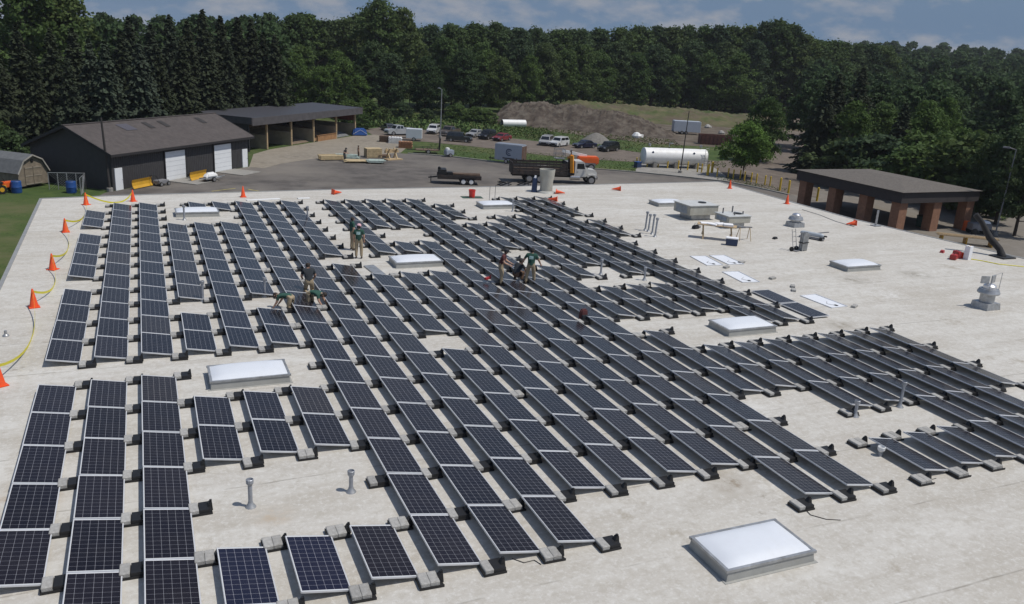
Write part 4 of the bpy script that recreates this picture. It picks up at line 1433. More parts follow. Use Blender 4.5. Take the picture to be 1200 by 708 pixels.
# local: x along the front, y to the back, front wall at y = 0
m.add([(0, 0, 0), (L, 0, 0), (L, D, 0), (0, D, 0), (0, 0, EV), (L, 0, EV), (L, D, EV), (0, D, EV), (0, D / 2, RG - .1), (L, D / 2, RG - .1)],
      [(0, 1, 5, 4), (1, 2, 6, 9, 5), (2, 3, 7, 6), (3, 0, 4, 8, 7)])
m.build('wall', M_rib, barn)
m = MB()
ov, th = 0.55, 0.16
sl_ = (RG - EV) / (D / 2)
for s, y0 in ((0, -ov), (1, D + ov)):
    z0 = EV - sl_ * ov
    vs = [(-ov, y0, z0), (L + ov, y0, z0), (L + ov, D / 2, RG), (-ov, D / 2, RG)]
    vs += [(x, y, z + th) for x, y, z in vs]
    f = [(3, 2, 1, 0), (4, 5, 6, 7), (0, 1, 5, 4), (1, 2, 6, 5), (2, 3, 7, 6), (3, 0, 4, 7)]
    m.add(vs, f if not s else [tuple(reversed(q)) for q in f])
rf = m.build('roof', M_shingle, barn)
m = MB(); m.bar((-ov, D / 2, RG + th + .02), (L + ov, D / 2, RG + th + .02), .3, .06); m.build('ridge_cap', M_shingle, rf)
for k, (u, w) in enumerate(((5.6, 1.5), (9.0, .7), (11.3, .7), (17.3, .7))):
    m = MB()
    v0, v1 = D / 2 - 1.9, D / 2 - .7
    zz = lambda v: EV + sl_ * v + th + .05
    m.add([(u, v0, zz(v0)), (u + w, v0, zz(v0)), (u + w * .8, v1, zz(v1)), (u - w * .2, v1, zz(v1))], [(0, 1, 2, 3)])
    m.build('roof_vent', M_patch if k else mat('bluish_skylight_sheet', (0.072, 0.068, 0.082), .6), rf)
m = MB()
for y0 in (-ov, D + ov):
    m.bar((-ov, y0, EV - sl_ * ov + .02), (L + ov, y0, EV - sl_ * ov + .02), .06, .24)
for x in (-ov, L + ov):
    m.bar((x, -ov, EV - sl_ * ov + .06), (x, D / 2, RG + .06), .06, .26); m.bar((x, D + ov, EV - sl_ * ov + .06), (x, D / 2, RG + .06), .06, .26)
m.build('fascia', M_trim, barn)


def along(px, py):
    q = gp(px, py)
    return (q - A).dot((B - A).normalized())


for (xa, xb) in ((along(187, 211), along(208, 208)), (along(250, 202), along(266, 198.3))):
    c, w = (xa + xb) / 2, 3.0
    m = MB(); m.box((c, -.05, 1.5), (w, .10, 3.0)); d = m.build('garage_door', M_doorw, barn)
    m = MB()
    for k in range(1, 6):
        m.box((c, -.105, k * .5), (w, .012, .02))
    m.build('panel_joints', mat('grey_joint', (.45, .46, .48), .6), d)
    m = MB()
    for s in (-1, 1):
        m.box((c + s * (w / 2 + .07), -.06, 1.53), (.14, .14, 3.06))
    m.box((c, -.06, 3.08), (w + .28, .14, .12))
    m.build('door_frame', M_trim, barn)
    m = MB(); m.box((c + .2, -2.0, .06), (w + .4, 3.6, .05)); o = m.build('door_apron', G_concrete, barn)
for xa in (0.75, L - .75):
    m = MB(); m.box((xa, -.05, 1.05), (.95, .10, 2.1)); d = m.build('entry_door', M_doorw, barn)
    m = MB(); m.tube([(xa + .36, -.12, 1.0), (xa + .36, -.17, 1.0)], .03, 8); m.build('knob', M_galv, d)

# ------------------------------------------------------------------ open bay shelter behind the barn
A2, B2 = Vector((18.6, 105.5, GZ)), Vector((34.9, 123.6, GZ))
ang2 = math.atan2(B2.y - A2.y, B2.x - A2.x)
L2 = (B2 - A2).length
sh = thing('storage_shelter', A2, 'open-fronted dark shelter with five low concrete bay walls under a long flat roof', 'shelter', None, ang2)
M_metal_roof = mat('dark_metal_roof', (0.060, 0.060, 0.068), 0.55, .2, .1, 2)
M_oldwood = mat('brown_boards', (0.135, 0.090, 0.062), 0.9, 0, .25, 3)
D2 = 8.0
m = MB()
x0, x1 = -4.2, L2 + 1.2
m.add([(x0, -.7, 4.25), (x1, -.7, 4.25), (x1, D2 + .6, 4.40), (x0, D2 + .6, 4.40), (x0, -.7, 4.45), (x1, -.7, 4.45), (x1, D2 + .6, 4.60), (x0, D2 + .6, 4.60)],
      [(3, 2, 1, 0), (4, 5, 6, 7), (0, 1, 5, 4), (1, 2, 6, 5), (2, 3, 7, 6), (3, 0, 4, 7)])
m.build('roof', M_metal_roof, sh)
m = MB()
m.box(((x0 + x1) / 2, -.735, 3.98), (x1 - x0, .06, 1.0)); m.box((x0 - .035, D2 / 2 - .05, 4.1), (.06, D2 + 1.3, .9)); m.box((x1 + .035, D2 / 2 - .05, 4.1), (.06, D2 + 1.3, .9))
m.build('fascia', mat('weathered_dark_fascia', (0.075, 0.070, 0.074), .8, 0, .2, 1.5), sh)
m = MB(); m.box(((x0 + x1) / 2, D2, 2.15), (x1 - x0 - .4, .15, 4.3)); m.build('back_wall', mat('tan_boards', (.24, .165, .105), .9, 0, .25, 2), sh)
bay = [0.0, 5.9, 11.8, 18.4, L2]
for k, x in enumerate(bay):
    m = MB(); m.box((x, 0, 1.8), (.24, .24, 3.6)); m.build('post', M_wood, sh)
    m = MB(); m.box((x, D2 / 2, .95), (.30, D2, 1.9)); m.build('bay_wall', mat('tan_concrete', (.34, .29, .215), .9, 0, .12, 1.5), sh)
m = MB(); m.box((x0 + .3, D2 / 2, 2.2), (.15, D2, 4.4)); m.build('side_wall', M_siding, sh)
m = MB(); m.box((bay[4] + .2, D2 / 2, 3.3), (.12, D2, 1.8)); m.build('side_panel', mat('red_brown_boards', (0.16, 0.05, 0.035), .9, 0, .2, 3), sh)
# heaps in the bays
for k, (x, col, w, h, lab) in enumerate(((8.8, (0.16, .12, .085), 5, 1.3, 'heap of grey-brown mulch in the second bay of the open shelter'), (15.2, (0.20, .125, .07), 5.8, 2.2, 'heap of tan wood chips in the third bay of the open shelter'),
                                         (21.0, (0.14, .145, .15), 4.6, 1.9, 'heap of grey road salt in the last bay of the open shelter'))):
    m = MB()
    for i in range(13):
        for q in range(13):
            u, v = i / 12 * 2 - 1, q / 12
            m.v.append((x + u * w * .48, .4 + v * 7.3, .03 + h * (v ** .6) * (1 - .35 * u * u) * (1 + .15 * hnoise(i, q, k))))
    for i in range(12):
        for q in range(12):
            a = i * 13 + q; m.f.append((a, a + 13, a + 14, a + 1)); m.m.append(0)
    o = m.build('material_heap', mat(f'heap_{ORD[k + 1]}', col, .97, 0, .2, 2, bump=.8, bscale=6), None, True, A2, ang2)
    tag(o, lab, 'heap', 'heaps in the shelter bays')
q = sh.matrix_basis @ Vector((15.2, -.2, .45))
m = MB()
m.box((0, 0, 0), (5.4, .25, .9)); m.bar((-2.6, -.15, .48), (2.6, -.15, .48), .08, .08)
tag(m.build('plank_barrier', mat('orange_tan_boards', (0.30, 0.16, 0.07), .9, 0, .2, 2), None, False, q, ang2), 'low tan board barrier across the front of the third shelter bay', 'barrier')

# ------------------------------------------------------------------ small barn-roofed garden shed at the lawn
q = gp(23, 222.5)
q2 = gp(57, 217)
angs = math.atan2(q2.y - q.y, q2.x - q.x)
gs = thing('garden_shed', q, 'small weathered plank shed with a bent barn roof beside the chain-link pen', 'shed', None, angs)
w_ = (q2 - q).length
M_plank = mat('weathered_planks', (0.20, 0.165, 0.125), 0.9, 0, .25, 2.5)
M_shroof = mat('grey_shed_shingles', (0.115, 0.12, 0.125), .9, 0, .15, 3)
pr = [(0, 0.25), (w_, .25), (w_, 1.55), (w_ * .80, 2.6), (w_ / 2, 3.05), (w_ * .20, 2.6), (0, 1.55)]
m = MB(); m.add([(x, 0, z) for x, z in pr] + [(x, 4.2, z) for x, z in pr], [tuple(range(7)), tuple(range(13, 6, -1))] + [((i + 1) % 7, i, i + 7, (i + 1) % 7 + 7) for i in range(7)])
m.build('wall', M_plank, gs)
m = MB()
pts = [(-.14, 1.47), (w_ * .18, 2.64), (w_ / 2, 3.12), (w_ * .82, 2.64), (w_ + .14, 1.47)]
for a, b in zip(pts, pts[1:]):
    m.bar(((a[0] + b[0]) / 2, -.18, (a[1] + b[1]) / 2), ((a[0] + b[0]) / 2, 4.38, (a[1] + b[1]) / 2), math.hypot(b[0] - a[0], b[1] - a[1]) + .02, .07)
    bb = m.v[-8:]
    c = Vector(((a[0] + b[0]) / 2, 2.1, (a[1] + b[1]) / 2)); th_ = -math.atan2(b[1] - a[1], b[0] - a[0])
    m.v[-8:] = [tuple(c + Matrix.Rotation(th_, 3, 'Y') @ (Vector(v) - c)) for v in bb]
m.build('roof', M_shroof, gs)
for s in (-1, 1):
    m = MB(); m.box((w_ / 2 + s * .47, -.03, 1.15), (.90, .05, 1.7)); d = m
    for z in (.4, 1.15, 1.9):
        m.box((w_ / 2 + s * .47, -.065, z), (.86, .035, .09), 1)
    m.build('door', [M_plank, mat('pale_batten', (0.27, 0.235, 0.19), .9)], gs)
m = MB(); m.tube([(w_ / 2, -.02, 2.55), (w_ / 2, -.06, 2.55)], .17, 8); m.build('gable_vent', M_black, gs)
m = MB()
for a, b in zip(pts, pts[1:]):
    m.bar((a[0], -.2, a[1] - .04), (b[0], -.2, b[1] - .04), .04, .12)
m.build('trim', mat('weathered_trim', (.33, .31, .28), .85, 0, .2, 3), gs)

# chain-link pen beside it
pa, pb, pc = gp(58, 222), gp(101, 222.5), gp(95, 229)
fn = thing('chain_link_pen', pa, 'low galvanised chain-link pen between the plank shed and the barn', 'fence')
for k in range(5):
    for s, (a, b) in enumerate(((pa, pb), (pb, pc))):
        if s and k > 2:
            continue
        z = a.lerp(b, k / (4 if not s else 2)) - pa
        m = MB(); m.tube([z, z + Vector((0, 0, 1.6))], .04, 6); m.build('post', M_galv, fn)
m = MB(); m.tube([Vector((0, 0, 1.58)), pb - pa + Vector((0, 0, 1.58)), pc - pa + Vector((0, 0, 1.58))], .03, 6); m.build('top_rail', M_galv, fn)
m = MB()
for a, b in ((pa, pb), (pb, pc)):
    d = b - a; nn = int(d.length / .22)
    for k in range(nn):
        s0 = a - pa + d * (k / nn)
        for q_ in (-1, 1):
            e = s0 + d * (1.5 / d.length) * q_
            if -.01 <= (e - (a - pa)).dot(d) / d.length_squared <= 1.01:
                m.bar(s0, e + Vector((0, 0, 1.5)), .012, .012)
m.build('wire_mesh', M_galv, fn)
M_blue = mat('blue_plastic', (0.015, 0.07, 0.26), .5, 0, .15, 2)
for (px, py, lab) in ((20, 226, 'blue plastic drum at the near corner of the plank shed'), (84, 226, 'blue plastic drum inside the chain-link pen')):
    q = gp(px, py)
    t = thing('plastic_drum', q, lab, 'drum', 'blue plastic drums')
    m = MB(); m.lathe((0, 0, 0), [(.40, 0), (.44, .1), (.44, .5), (.46, .55), (.44, .6), (.43, 1.05), (.38, 1.1)], 18); m.build('barrel', M_blue, t, smooth=True)
    m = MB(); m.lathe((0, 0, 1.1), [(.36, 0), (.36, .03), (.05, .035)], 16); m.build('lid', M_navy, t)
M_machor = mat('machine_orange', (0.70, 0.12, 0.02), .5, 0, .1, 2)
M_machye = mat('machine_yellow', (0.55, 0.30, 0.02), .5, 0, .1, 2)
q = gp(7, 226)
t = thing('garden_tractor', q, 'orange and yellow garden tractor at the picture edge before the plank shed', 'tractor', None, .6)
m = MB(); m.box((.3, 0, .75), (1.2, .6, .55)); m.build('hood', M_machor, t, bevel=.08)
m = MB(); m.box((-.5, 0, .6), (.9, .8, .35)); m.build('chassis', M_machye, t, bevel=.06)
m = MB(); m.box((-.5, 0, .95), (.45, .5, .15)); m.box((-.75, 0, 1.25), (.12, .5, .55)); m.build('seat', M_black, t)
for (x, y, r) in ((.65, .4, .28), (.65, -.4, .28), (-.6, .5, .42), (-.6, -.5, .42)):
    m = MB(); m.tube([(x, y - .12, r), (x, y + .12, r)], r, 16); w = m.build('wheel', M_black, t)
    m = MB(); m.tube([(x, y - .13, r), (x, y + .13, r)], r * .5, 12); m.build('rim', M_machye, w)
m = MB(); m.tube([(.0, 0, 1.0), (-.15, 0, 1.35)], .03, 6); m.build('steering_column', M_black, t)

# ------------------------------------------------------------------ brick pavilion on the other side
M_brick = mat('red_brown_brick', (0.27, 0.14, 0.085), .9, 0, .22, 4, dirt=(0.14, .08, .055), dscale=2, damt=.5)
M_gravelroof = mat('grey_shingles', (0.120, 0.106, 0.092), .93, 0, .28, 5, bump=.4, bscale=12)
c_near = Vector((70.45, 45.1, GZ))
uy = (Vector((70.2, 59.6, GZ)) - c_near)
LP = uy.length
uy.normalize()
angp = math.atan2(uy.y, uy.x) - math.pi / 2
pv = thing('brick_pavilion', c_near, 'open brick-columned pavilion with deep dark fascia and grey low hip roof', 'pavilion', None, angp)
WP, HB, HT = 11.0, 3.0, 4.1
m = MB()
for (cx, cy, sx, sy) in ((WP / 2, .06, WP, .12), (WP / 2, LP - .06, WP, .12), (.06, LP / 2, .12, LP - .24), (WP - .06, LP / 2, .12, LP - .24)):
    m.box((cx, cy, (HB + HT) / 2), (sx, sy, HT - HB))
m.build('fascia', mat('dark_brown_fascia', (0.040, 0.034, 0.034), .8, 0, .12, 2), pv)
m = MB(); m.box((WP / 2, LP / 2, HB + .25), (WP - .3, LP - .3, .1)); m.build('soffit', M_oldwood, pv)
m = MB()
o_ = .2
m.add([(-o_, -o_, HT), (WP + o_, -o_, HT), (WP + o_, LP + o_, HT), (-o_, LP + o_, HT), (WP * .5, LP * .36, HT + .5), (WP * .5, LP * .68, HT + .5)],
      [(0, 1, 4), (1, 2, 5, 4), (2, 3, 5), (3, 0, 4, 5), (3, 2, 1, 0)])
m.build('roof', M_gravelroof, pv)
for k, (x, y) in enumerate([(.75, .75), (.75, 4.9), (.75, 9.2), (.75, LP - .9), (WP / 2, .75), (WP - .75, .75), (WP - .75, 5.2), (WP - .75, LP - .9), (WP / 2, LP - .9)]):
    m = MB(); m.box((x, y, HB / 2), (1.05, 1.05, HB)); m.build('column', M_brick, pv)

# rack of lumber and a crate by its near end
q = gp(1118, 283)
pm = lambda x, y, z=0: pv.matrix_basis @ Vector((x, y, z))
t = thing('lumber_rack', gp(1098, 283), 'long low rack of pale lumber outside the brick pavilion', 'lumber rack', None, R(-38))
m = MB()
for k in range(9):
    m.box((2.4 + .12 * (k % 3), -.5 + k * .13, .75 + .05 * (k % 2)), (5.2, .11, .06))
m.build('boards', M_wood, t)
for x in (.3, 2.4, 4.6):
    m = MB(); m.box((x, 0, .36), (.10, 1.2, .70)); m.build('trestle', M_machye, t)
t = thing('pipe_stack', gp(1090, 288), 'dark metal rails lying on the ground before the lumber rack', 'rails', None, R(-38))
m = MB()
for k in range(4):
    m.box((2.0, k * .3, .08 + .0), (4.2, .07, .16))
m.build('rail', M_grey, t)
t = thing('waste_bin', gp(1079, 266), 'dark green wheeled waste bin under the brick pavilion', 'bin', None, .3)
m = MB(); m.box((0, 0, .6), (.75, .75, 1.1), 0, None, 1.12); m.build('body', mat('bin_green', (.01, .05, .035), .5), t)
m = MB(); m.box((0, 0, 1.19), (.9, .92, .08)); m.build('lid', M_black, t, bevel=.03)
t = thing('white_cabinet', gp(1088, 268), 'white metal cabinet beside the green bin under the pavilion', 'cabinet', None, .3)
m = MB(); m.box((0, 0, .6), (.7, .6, 1.2)); m.build('body', M_white, t)
m = MB(); m.box((0, -.31, .6), (.62, .02, 1.1)); m.build('door', M_paper, t)
t = thing('orange_barrel', gp(1131, 270), 'orange traffic barrel among clutter at the end of the pavilion', 'barrel', None)
m = MB(); m.lathe((0, 0, 0), [(.38, 0), (.36, .05), (.33, .5), (.28, 1.0), (.1, 1.02)], 16); m.build('drum', M_machor, t, smooth=True)
t = thing('utility_cart', gp(1146, 274), 'dark utility cart with pale tarp on top at the pavilion end', 'cart', None, -.4)
m = MB(); m.box((0, 0, .75), (2.0, 1.1, .7)); m.build('body', M_grey, t, bevel=.05)
m = MB(); m.box((.4, 0, 1.25), (1.0, 1.0, .25), 0, None, .7); m.build('tarp', M_paper, t, bevel=.05)
for s in (-1, 1):
    for q_ in (-1, 1):
        m = MB(); m.tube([(s * .7, q_ * .55 - .08, .3), (s * .7, q_ * .55 + .08, .3)], .3, 14); m.build('wheel', M_black, t)
# black chute hanging over the roof edge
c0, c1, c2, c3 = pd(1158, 253, 63), pd(1160, 268, 60), pd(1166, 282, 58.5), pd(1176, 295, 57.5)
t = thing('debris_chute', (c3.x, c3.y, 0), 'bent black debris chute standing at the roof edge', 'chute')
m = MB(); m.tube([Vector((0, 0, .0)), Vector((-.05, .25, .45)), Vector((-.25, .9, 1.0)), Vector((-.55, 1.4, 1.85)), Vector((-.9, 1.7, 2.3))], [.24, .19, .21, .15, .17], 12)
m.build('chute', mat('dark_rubber', (.014, .013, .014), .8, 0, .3, 6), t, smooth=True)
m = MB(); m.box((0, 0, .04), (1.1, 1.0, .08)); m.build('foot', M_black, t)

# ------------------------------------------------------------------ lamp and utility poles
M_pole = mat('dark_pole', (.035, .032, .030), .8, 0, .1, 3)


def pole(base, h, label, arm=None, lean=(0, 0), mat_=None, name='light_pole', cat='light pole', r=.09):
    t = thing(name, base, label, cat)
    m = MB(); m.tube([(0, 0, 0), (lean[0] * .5, lean[1] * .5, h * .5), (lean[0], lean[1], h)], [r * 1.25, r, r * .75], 10); m.build('shaft', mat_ or M_pole, t, smooth=True)
    m = MB(); m.lathe((0, 0, 0), [(.28, 0), (.28, .35), (.1, .38)], 10); m.build('base', G_concrete, t)
    if arm:
        e = Vector((lean[0] + arm[0], lean[1] + arm[1], h + .1))
        m = MB(); m.tube([(lean[0], lean[1], h - .05), e], .045, 6); m.build('arm', mat_ or M_pole, t)
        m = MB(); m.box(e + Vector((arm[0] * .25, arm[1] * .25, -.02)), (.65, .32, .16), 0, Matrix.Rotation(math.atan2(arm[1], arm[0]), 3, 'Z')); m.build('lamp_head', mat_ or M_pole, t, bevel=.03)
    return t


pole(gp(129, 224.5), 6.9, 'dark wooden pole standing at the near corner of the charcoal barn', None, (-.25, 0), r=.11, name='utility_pole', cat='pole')
pole(gp(516, 162), 8.0, 'tall grey light pole among the parked cars', (-.1, .9), (0, 0), M_galv)
pole(gp(797, 203), 8.4, 'tall thin dark light pole in front of the white tank', None, (.3, 0), r=.07)
pole(gp(1166, 276), 8.6, 'grey light pole with lamp arm beyond the black chute', (-.35, .6), (.7, .35), M_grey, r=.06)
# ------------------------------------------------------------------ vehicles
M_glass = mat('dark_window_glass', (.012, .014, .016), .08, 0, 0, 1, coat=.5)
M_tyre = mat('tyre_rubber', (.016, .016, .016), .85)
M_rim = mat('wheel_alloy', (.42, .42, .43), .35, .7)
M_lamp = mat('headlamp_glass', (.62, .64, .66), .15, .2)
M_tail = mat('tail_lamp_red', (.30, .01, .01), .25)
M_chrome = mat('chrome', (.55, .55, .56), .2, .9)


def paint(name, col):
    return mat(name, col, .35, .15, .04, 1.5, coat=.6, dirt=(.16, .14, .12), dscale=1.2, damt=.18)


PAINTS = {'white': paint('white_car_paint', (.68, .68, .67)), 'silver': paint('silver_car_paint', (.36, .36, .36)), 'black': paint('black_car_paint', (.012, .012, .014)),
          'navy': paint('navy_car_paint', (.012, .016, .045)), 'red': paint('red_car_paint', (.22, .02, .025)), 'bronze': paint('bronze_car_paint', (.115, .092, .075)), 'darkgrey': paint('dark_grey_car_paint', (.035, .038, .045)), 'pale': paint('pale_silver_car_paint', (.44, .46, .47))}
SHAPE = {   # side profile: lower body line, glasshouse (x from the front = +L/2)
    'suv': dict(L=4.7, W=1.9, H=1.75, hood=1.02, belt=1.08, hf=.26, wf=.36, rb=.985, rt=.93, wheel=.36),
    'sedan': dict(L=4.7, W=1.82, H=1.45, hood=.86, belt=.92, hf=.27, wf=.42, rb=.86, rt=.72, wheel=.33),
    'van': dict(L=4.9, W=1.95, H=1.78, hood=1.0, belt=1.05, hf=.16, wf=.34, rb=.99, rt=.96, wheel=.34),
    'pickup': dict(L=5.7, W=1.98, H=1.88, hood=1.14, belt=1.18, hf=.25, wf=.34, rb=.60, rt=.575, wheel=.40),
}


def wheel(t, x, y, r, w=.22, rimmat=None):
    m = MB(); m.lathe((x, y, r), [(r * .62, -w / 2), (r * .93, -w / 2), (r, -w * .3), (r, w * .3), (r * .93, w / 2), (r * .62, w / 2)], 20, 0, Matrix.Rotation(R(90), 3, 'X'))
    o = m.build('wheel', M_tyre, t, smooth=True)
    m = MB(); m.lathe((x, y, r), [(r * .15, -w / 2 - .012), (r * .62, -w / 2 - .006), (r * .62, w / 2 + .006), (r * .15, w / 2 + .012)], 16, 0, Matrix.Rotation(R(90), 3, 'X'))
    m.build('rim', rimmat or M_rim, o, smooth=True)


def car(kind, color, p, head, label, group='parked cars and trucks on the gravel'):
    s = SHAPE[kind]
    L, Wd, H = s['L'], s['W'], s['H']
    t = thing({'pickup': 'pickup_truck', 'van': 'minivan'}.get(kind, 'parked_car'), p, label, {'suv': 'car', 'sedan': 'car', 'van': 'minivan', 'pickup': 'pickup'}[kind], group, head)
    X = lambda f: L / 2 - f * L                        # fraction from the nose
    low = .28
    half = lambda z: (Wd / 2) * (.94 if z < low + .02 else 1.0 if z < s['belt'] + .01 else .80)
    wr = s['wheel']
    xf, xr = X(.19), X(.80)

    def arch(cx):
        return [(cx + wr * 1.18 * math.cos(a), low + .02 + max(0, wr * 1.25 * math.sin(a))) for a in [R(d) for d in (180, 150, 120, 90, 60, 30, 0)]]
    body = [(X(1) + .02, low + .1), (X(1), .62)]
    endz = s['belt'] if kind != 'sedan' else s['belt'] + .03
    prof = [(X(1) + .05, low)] + [q for q in arch(xr)] + [q for q in arch(xf)] + [(X(0) - .06, low), (X(0), low + .12), (X(0), .66), (X(.02), s['hood'] - .14), (X(.06), s['hood'] - .04), (X(s['hf']), s['hood'] + .03), (X(s['hf'] + .01), s['belt'])]
    prof += [(X(.995), endz), (X(1), endz - .12), (X(1), low + .2)]
    m = MB(); m.side(prof, half)
    m.build('body', PAINTS[color], t)
    gh = [(X(s['hf'] + .012), s['belt'] + .002), (X(s['rb']), s['belt'] + .002), (X(s['rt']), H - .06), (X(s['rt'] - .05), H), (X(s['wf'] + .03), H), (X(s['wf']), H - .05)]
    h2 = lambda z: Wd / 2 * (.97 - .17 * (z - s['belt']) / (H - s['belt']))
    m = MB(); m.side(gh, h2)
    m.build('cabin', PAINTS[color], t)
    # glazing a few mm proud of the cabin
    e = .008
    zb, zt = s['belt'] + .07, H - .13
    fx = lambda z: X(s['hf'] + .012) + (X(s['wf']) - X(s['hf'] + .012)) * (z - s['belt']) / (H - .05 - s['belt'])
    rx = lambda z: X(s['rb']) + (X(s['rt']) - X(s['rb'])) * (z - s['belt']) / (H - .06 - s['belt'])
    m = MB(); m.quad((fx(zb) + e * 3, -h2(zb) * .88, zb), (fx(zb) + e * 3, h2(zb) * .88, zb), (fx(zt) + e * 3, h2(zt) * .86, zt), (fx(zt) + e * 3, -h2(zt) * .86, zt)); m.build('windshield', M_glass, t)
    m = MB(); m.quad((rx(zb) - e * 3, h2(zb) * .85, zb), (rx(zb) - e * 3, -h2(zb) * .85, zb), (rx(zt) - e * 3, -h2(zt) * .82, zt), (rx(zt) - e * 3, h2(zt) * .82, zt)); m.build('rear_window', M_glass, t)
    mid = (fx(zt) + rx(zt)) / 2
    for sd in (-1, 1):
        for a, b in (((fx, -.16), (lambda z: mid, .04)), ((lambda z: mid, -.04), (rx, .14))):
            f1, o1 = a; f2, o2 = b
            m = MB()
            pts = [(f1(zb) + o1, sd * (h2(zb) + e), zb), (f2(zb) + o2, sd * (h2(zb) + e), zb), (f2(zt) + o2, sd * (h2(zt) + e), zt), (f1(zt) + o1, sd * (h2(zt) + e), zt)]
            m.quad(*(pts if sd > 0 else pts[::-1])); m.build('side_window', M_glass, t)
        m = MB(); m.box((X(.01), sd * Wd * .36, s['hood'] - .24), (.10, .40, .17)); m.build('headlight', M_lamp, t, bevel=.02)
        m = MB(); m.box((X(.998), sd * Wd * .42, s['belt'] - .22), (.06, .20, .30)); m.build('taillight', M_tail, t)
        m = MB(); m.box((fx(zb) - .25, sd * (Wd / 2 + .08), zb + .02), (.12, .20, .14)); m.build('wing_mirror', PAINTS[color], t, bevel=.02)
        for cx in (xf, xr):
            wheel(t, cx, sd * (Wd / 2 - .10), wr)
    t.scale = (.87, .87, .90)
    m = MB(); m.box((X(0) + .01, 0, .58), (.03, Wd * .5, .26)); m.build('grille', M_black, t)
    for x in (X(0) + .03, X(1) - .03):
        m = MB(); m.box((x, 0, .42), (.12, Wd * .93, .20)); m.build('bumper', M_chrome if kind == 'pickup' else M_black, t, bevel=.03)
    if kind == 'pickup':
        m = MB(); m.box((X(.795), 0, s['belt'] + .004), (L * .36, Wd * .84, .012)); m.build('bed_floor', M_black, t)
        m = MB()
        for sd in (-1, 1):
            m.box((X(.795), sd * (Wd / 2 - .05), s['belt'] + .06), (L * .39, .09, .12))
        m.box((X(.99), 0, s['belt'] + .06), (.08, Wd * .92, .12)); m.build('bed_rail', PAINTS[color], t)
    return t


def gpar(x, y):
    return gp(x, y)


toward = lambda p: math.atan2(CAM.y - p.y, CAM.x - p.x)
p = gp(455, 153.5); car('sedan', 'darkgrey', p, toward(p) + R(200), 'dark car at the wood edge behind the pale pickup')
p = gp(468, 158.2); car('pickup', 'pale', p, toward(p) + R(-62), 'pale silver pickup truck seen from the side behind the small box trailer')
p = gp(508, 156.5); car('suv', 'white', p, toward(p) + R(-12), 'white car facing the camera just before the tall grey light pole')
p = gp(527, 159); car('pickup', 'bronze', p, toward(p) + R(-28), 'bronze pickup truck just past the tall grey light pole')
p = gp(538, 166.3); car('suv', 'darkgrey', p, toward(p) + R(80), 'dark low car parked sideways in front of the others')
p = gp(557, 160.5); car('sedan', 'silver', p, toward(p) + R(-30), 'silver car with pale hood between the bronze pickup and the black one')
p = gp(571, 163); car('suv', 'black', p, toward(p) + R(-25), 'black car between the silver car and the red one')
p = gp(588, 165); car('sedan', 'red', p, toward(p) + R(-30), 'red car with white glare on its hood at the end of the tight row')
p = gp(640, 170); car('van', 'silver', p, toward(p) + R(-12), 'silver minivan facing the camera next to the white car')
p = gp(655, 171.5); car('suv', 'white', p, toward(p) + R(-30), 'white car right beside the silver minivan')
p = gp(685, 173.5); car('sedan', 'navy', p, toward(p) + R(-50), 'navy car in front of the stone pile')
p = gp(713, 177.3); car('suv', 'black', p, toward(p) + R(-35), 'black jeep-like car last in the row beyond the navy one')

# ------------------------------------------------------------------ dump truck with crane
ra, fb = Vector((43.2, 78.0, GZ)), Vector((53.4, 75.6, GZ))
hd_ = math.atan2(fb.y - ra.y, fb.x - ra.x)
tr = thing('stake_truck', ra, 'long white-cabbed truck with dark stake bed and folded yellow crane', 'truck', None, hd_)
M_bed = mat('dark_bed_paint', (.030, .024, .022), .7, 0, .25, 2, dirt=(.09, .05, .035), dscale=1.5, damt=.5)
m = MB()
for s in (-1, 1):
    m.box((5.1, s * .42, .85), (10.0, .10, .26))
m.build('chassis', M_black, tr)
m = MB(); m.box((3.35, 0, 1.12), (6.7, 2.45, .22)); bed = m.build('stake_bed', M_bed, tr)
for s in (-1, 1):
    m = MB()
    for k in range(4):
        m.box((3.35, s * 1.19, 1.34 + k * .32), (6.7, .05, .27))
    for k in range(9):
        m.box((.06 + k * .82, s * 1.23, 1.9), (.09, .05, 1.3))
    m.build('stake_side', M_bed, bed)
m = MB(); m.box((6.68, 0, 1.9), (.08, 2.4, 1.4)); m.box((.03, 0, 1.8), (.06, 2.4, 1.15)); m.build('bulkhead', M_bed, bed)
m = MB()
for k in range(7):
    m.bar((.5, -.9 + k * .3, 1.35 + .05 * (k % 3)), (6.4, -.9 + k * .3, 1.35 + .05 * (k % 3)), .2, .25)
m.build('load', M_oldwood, bed)
cabc = mat('truck_white', (.62, .61, .58), .4, .1, .05, 2, coat=.3, dirt=(.3, .27, .22), dscale=1.5, damt=.4)
m = MB(); m.side([(7.6, .9), (9.0, .9), (9.0, 1.75), (8.75, 2.65), (8.55, 2.75), (7.6, 2.75)], 1.12); cab = m.build('cab', cabc, tr)
m = MB(); m.side([(9.0, .95), (10.35, .95), (10.4, 1.5), (10.2, 1.72), (9.0, 1.85)], .88); m.build('hood', cabc, tr)
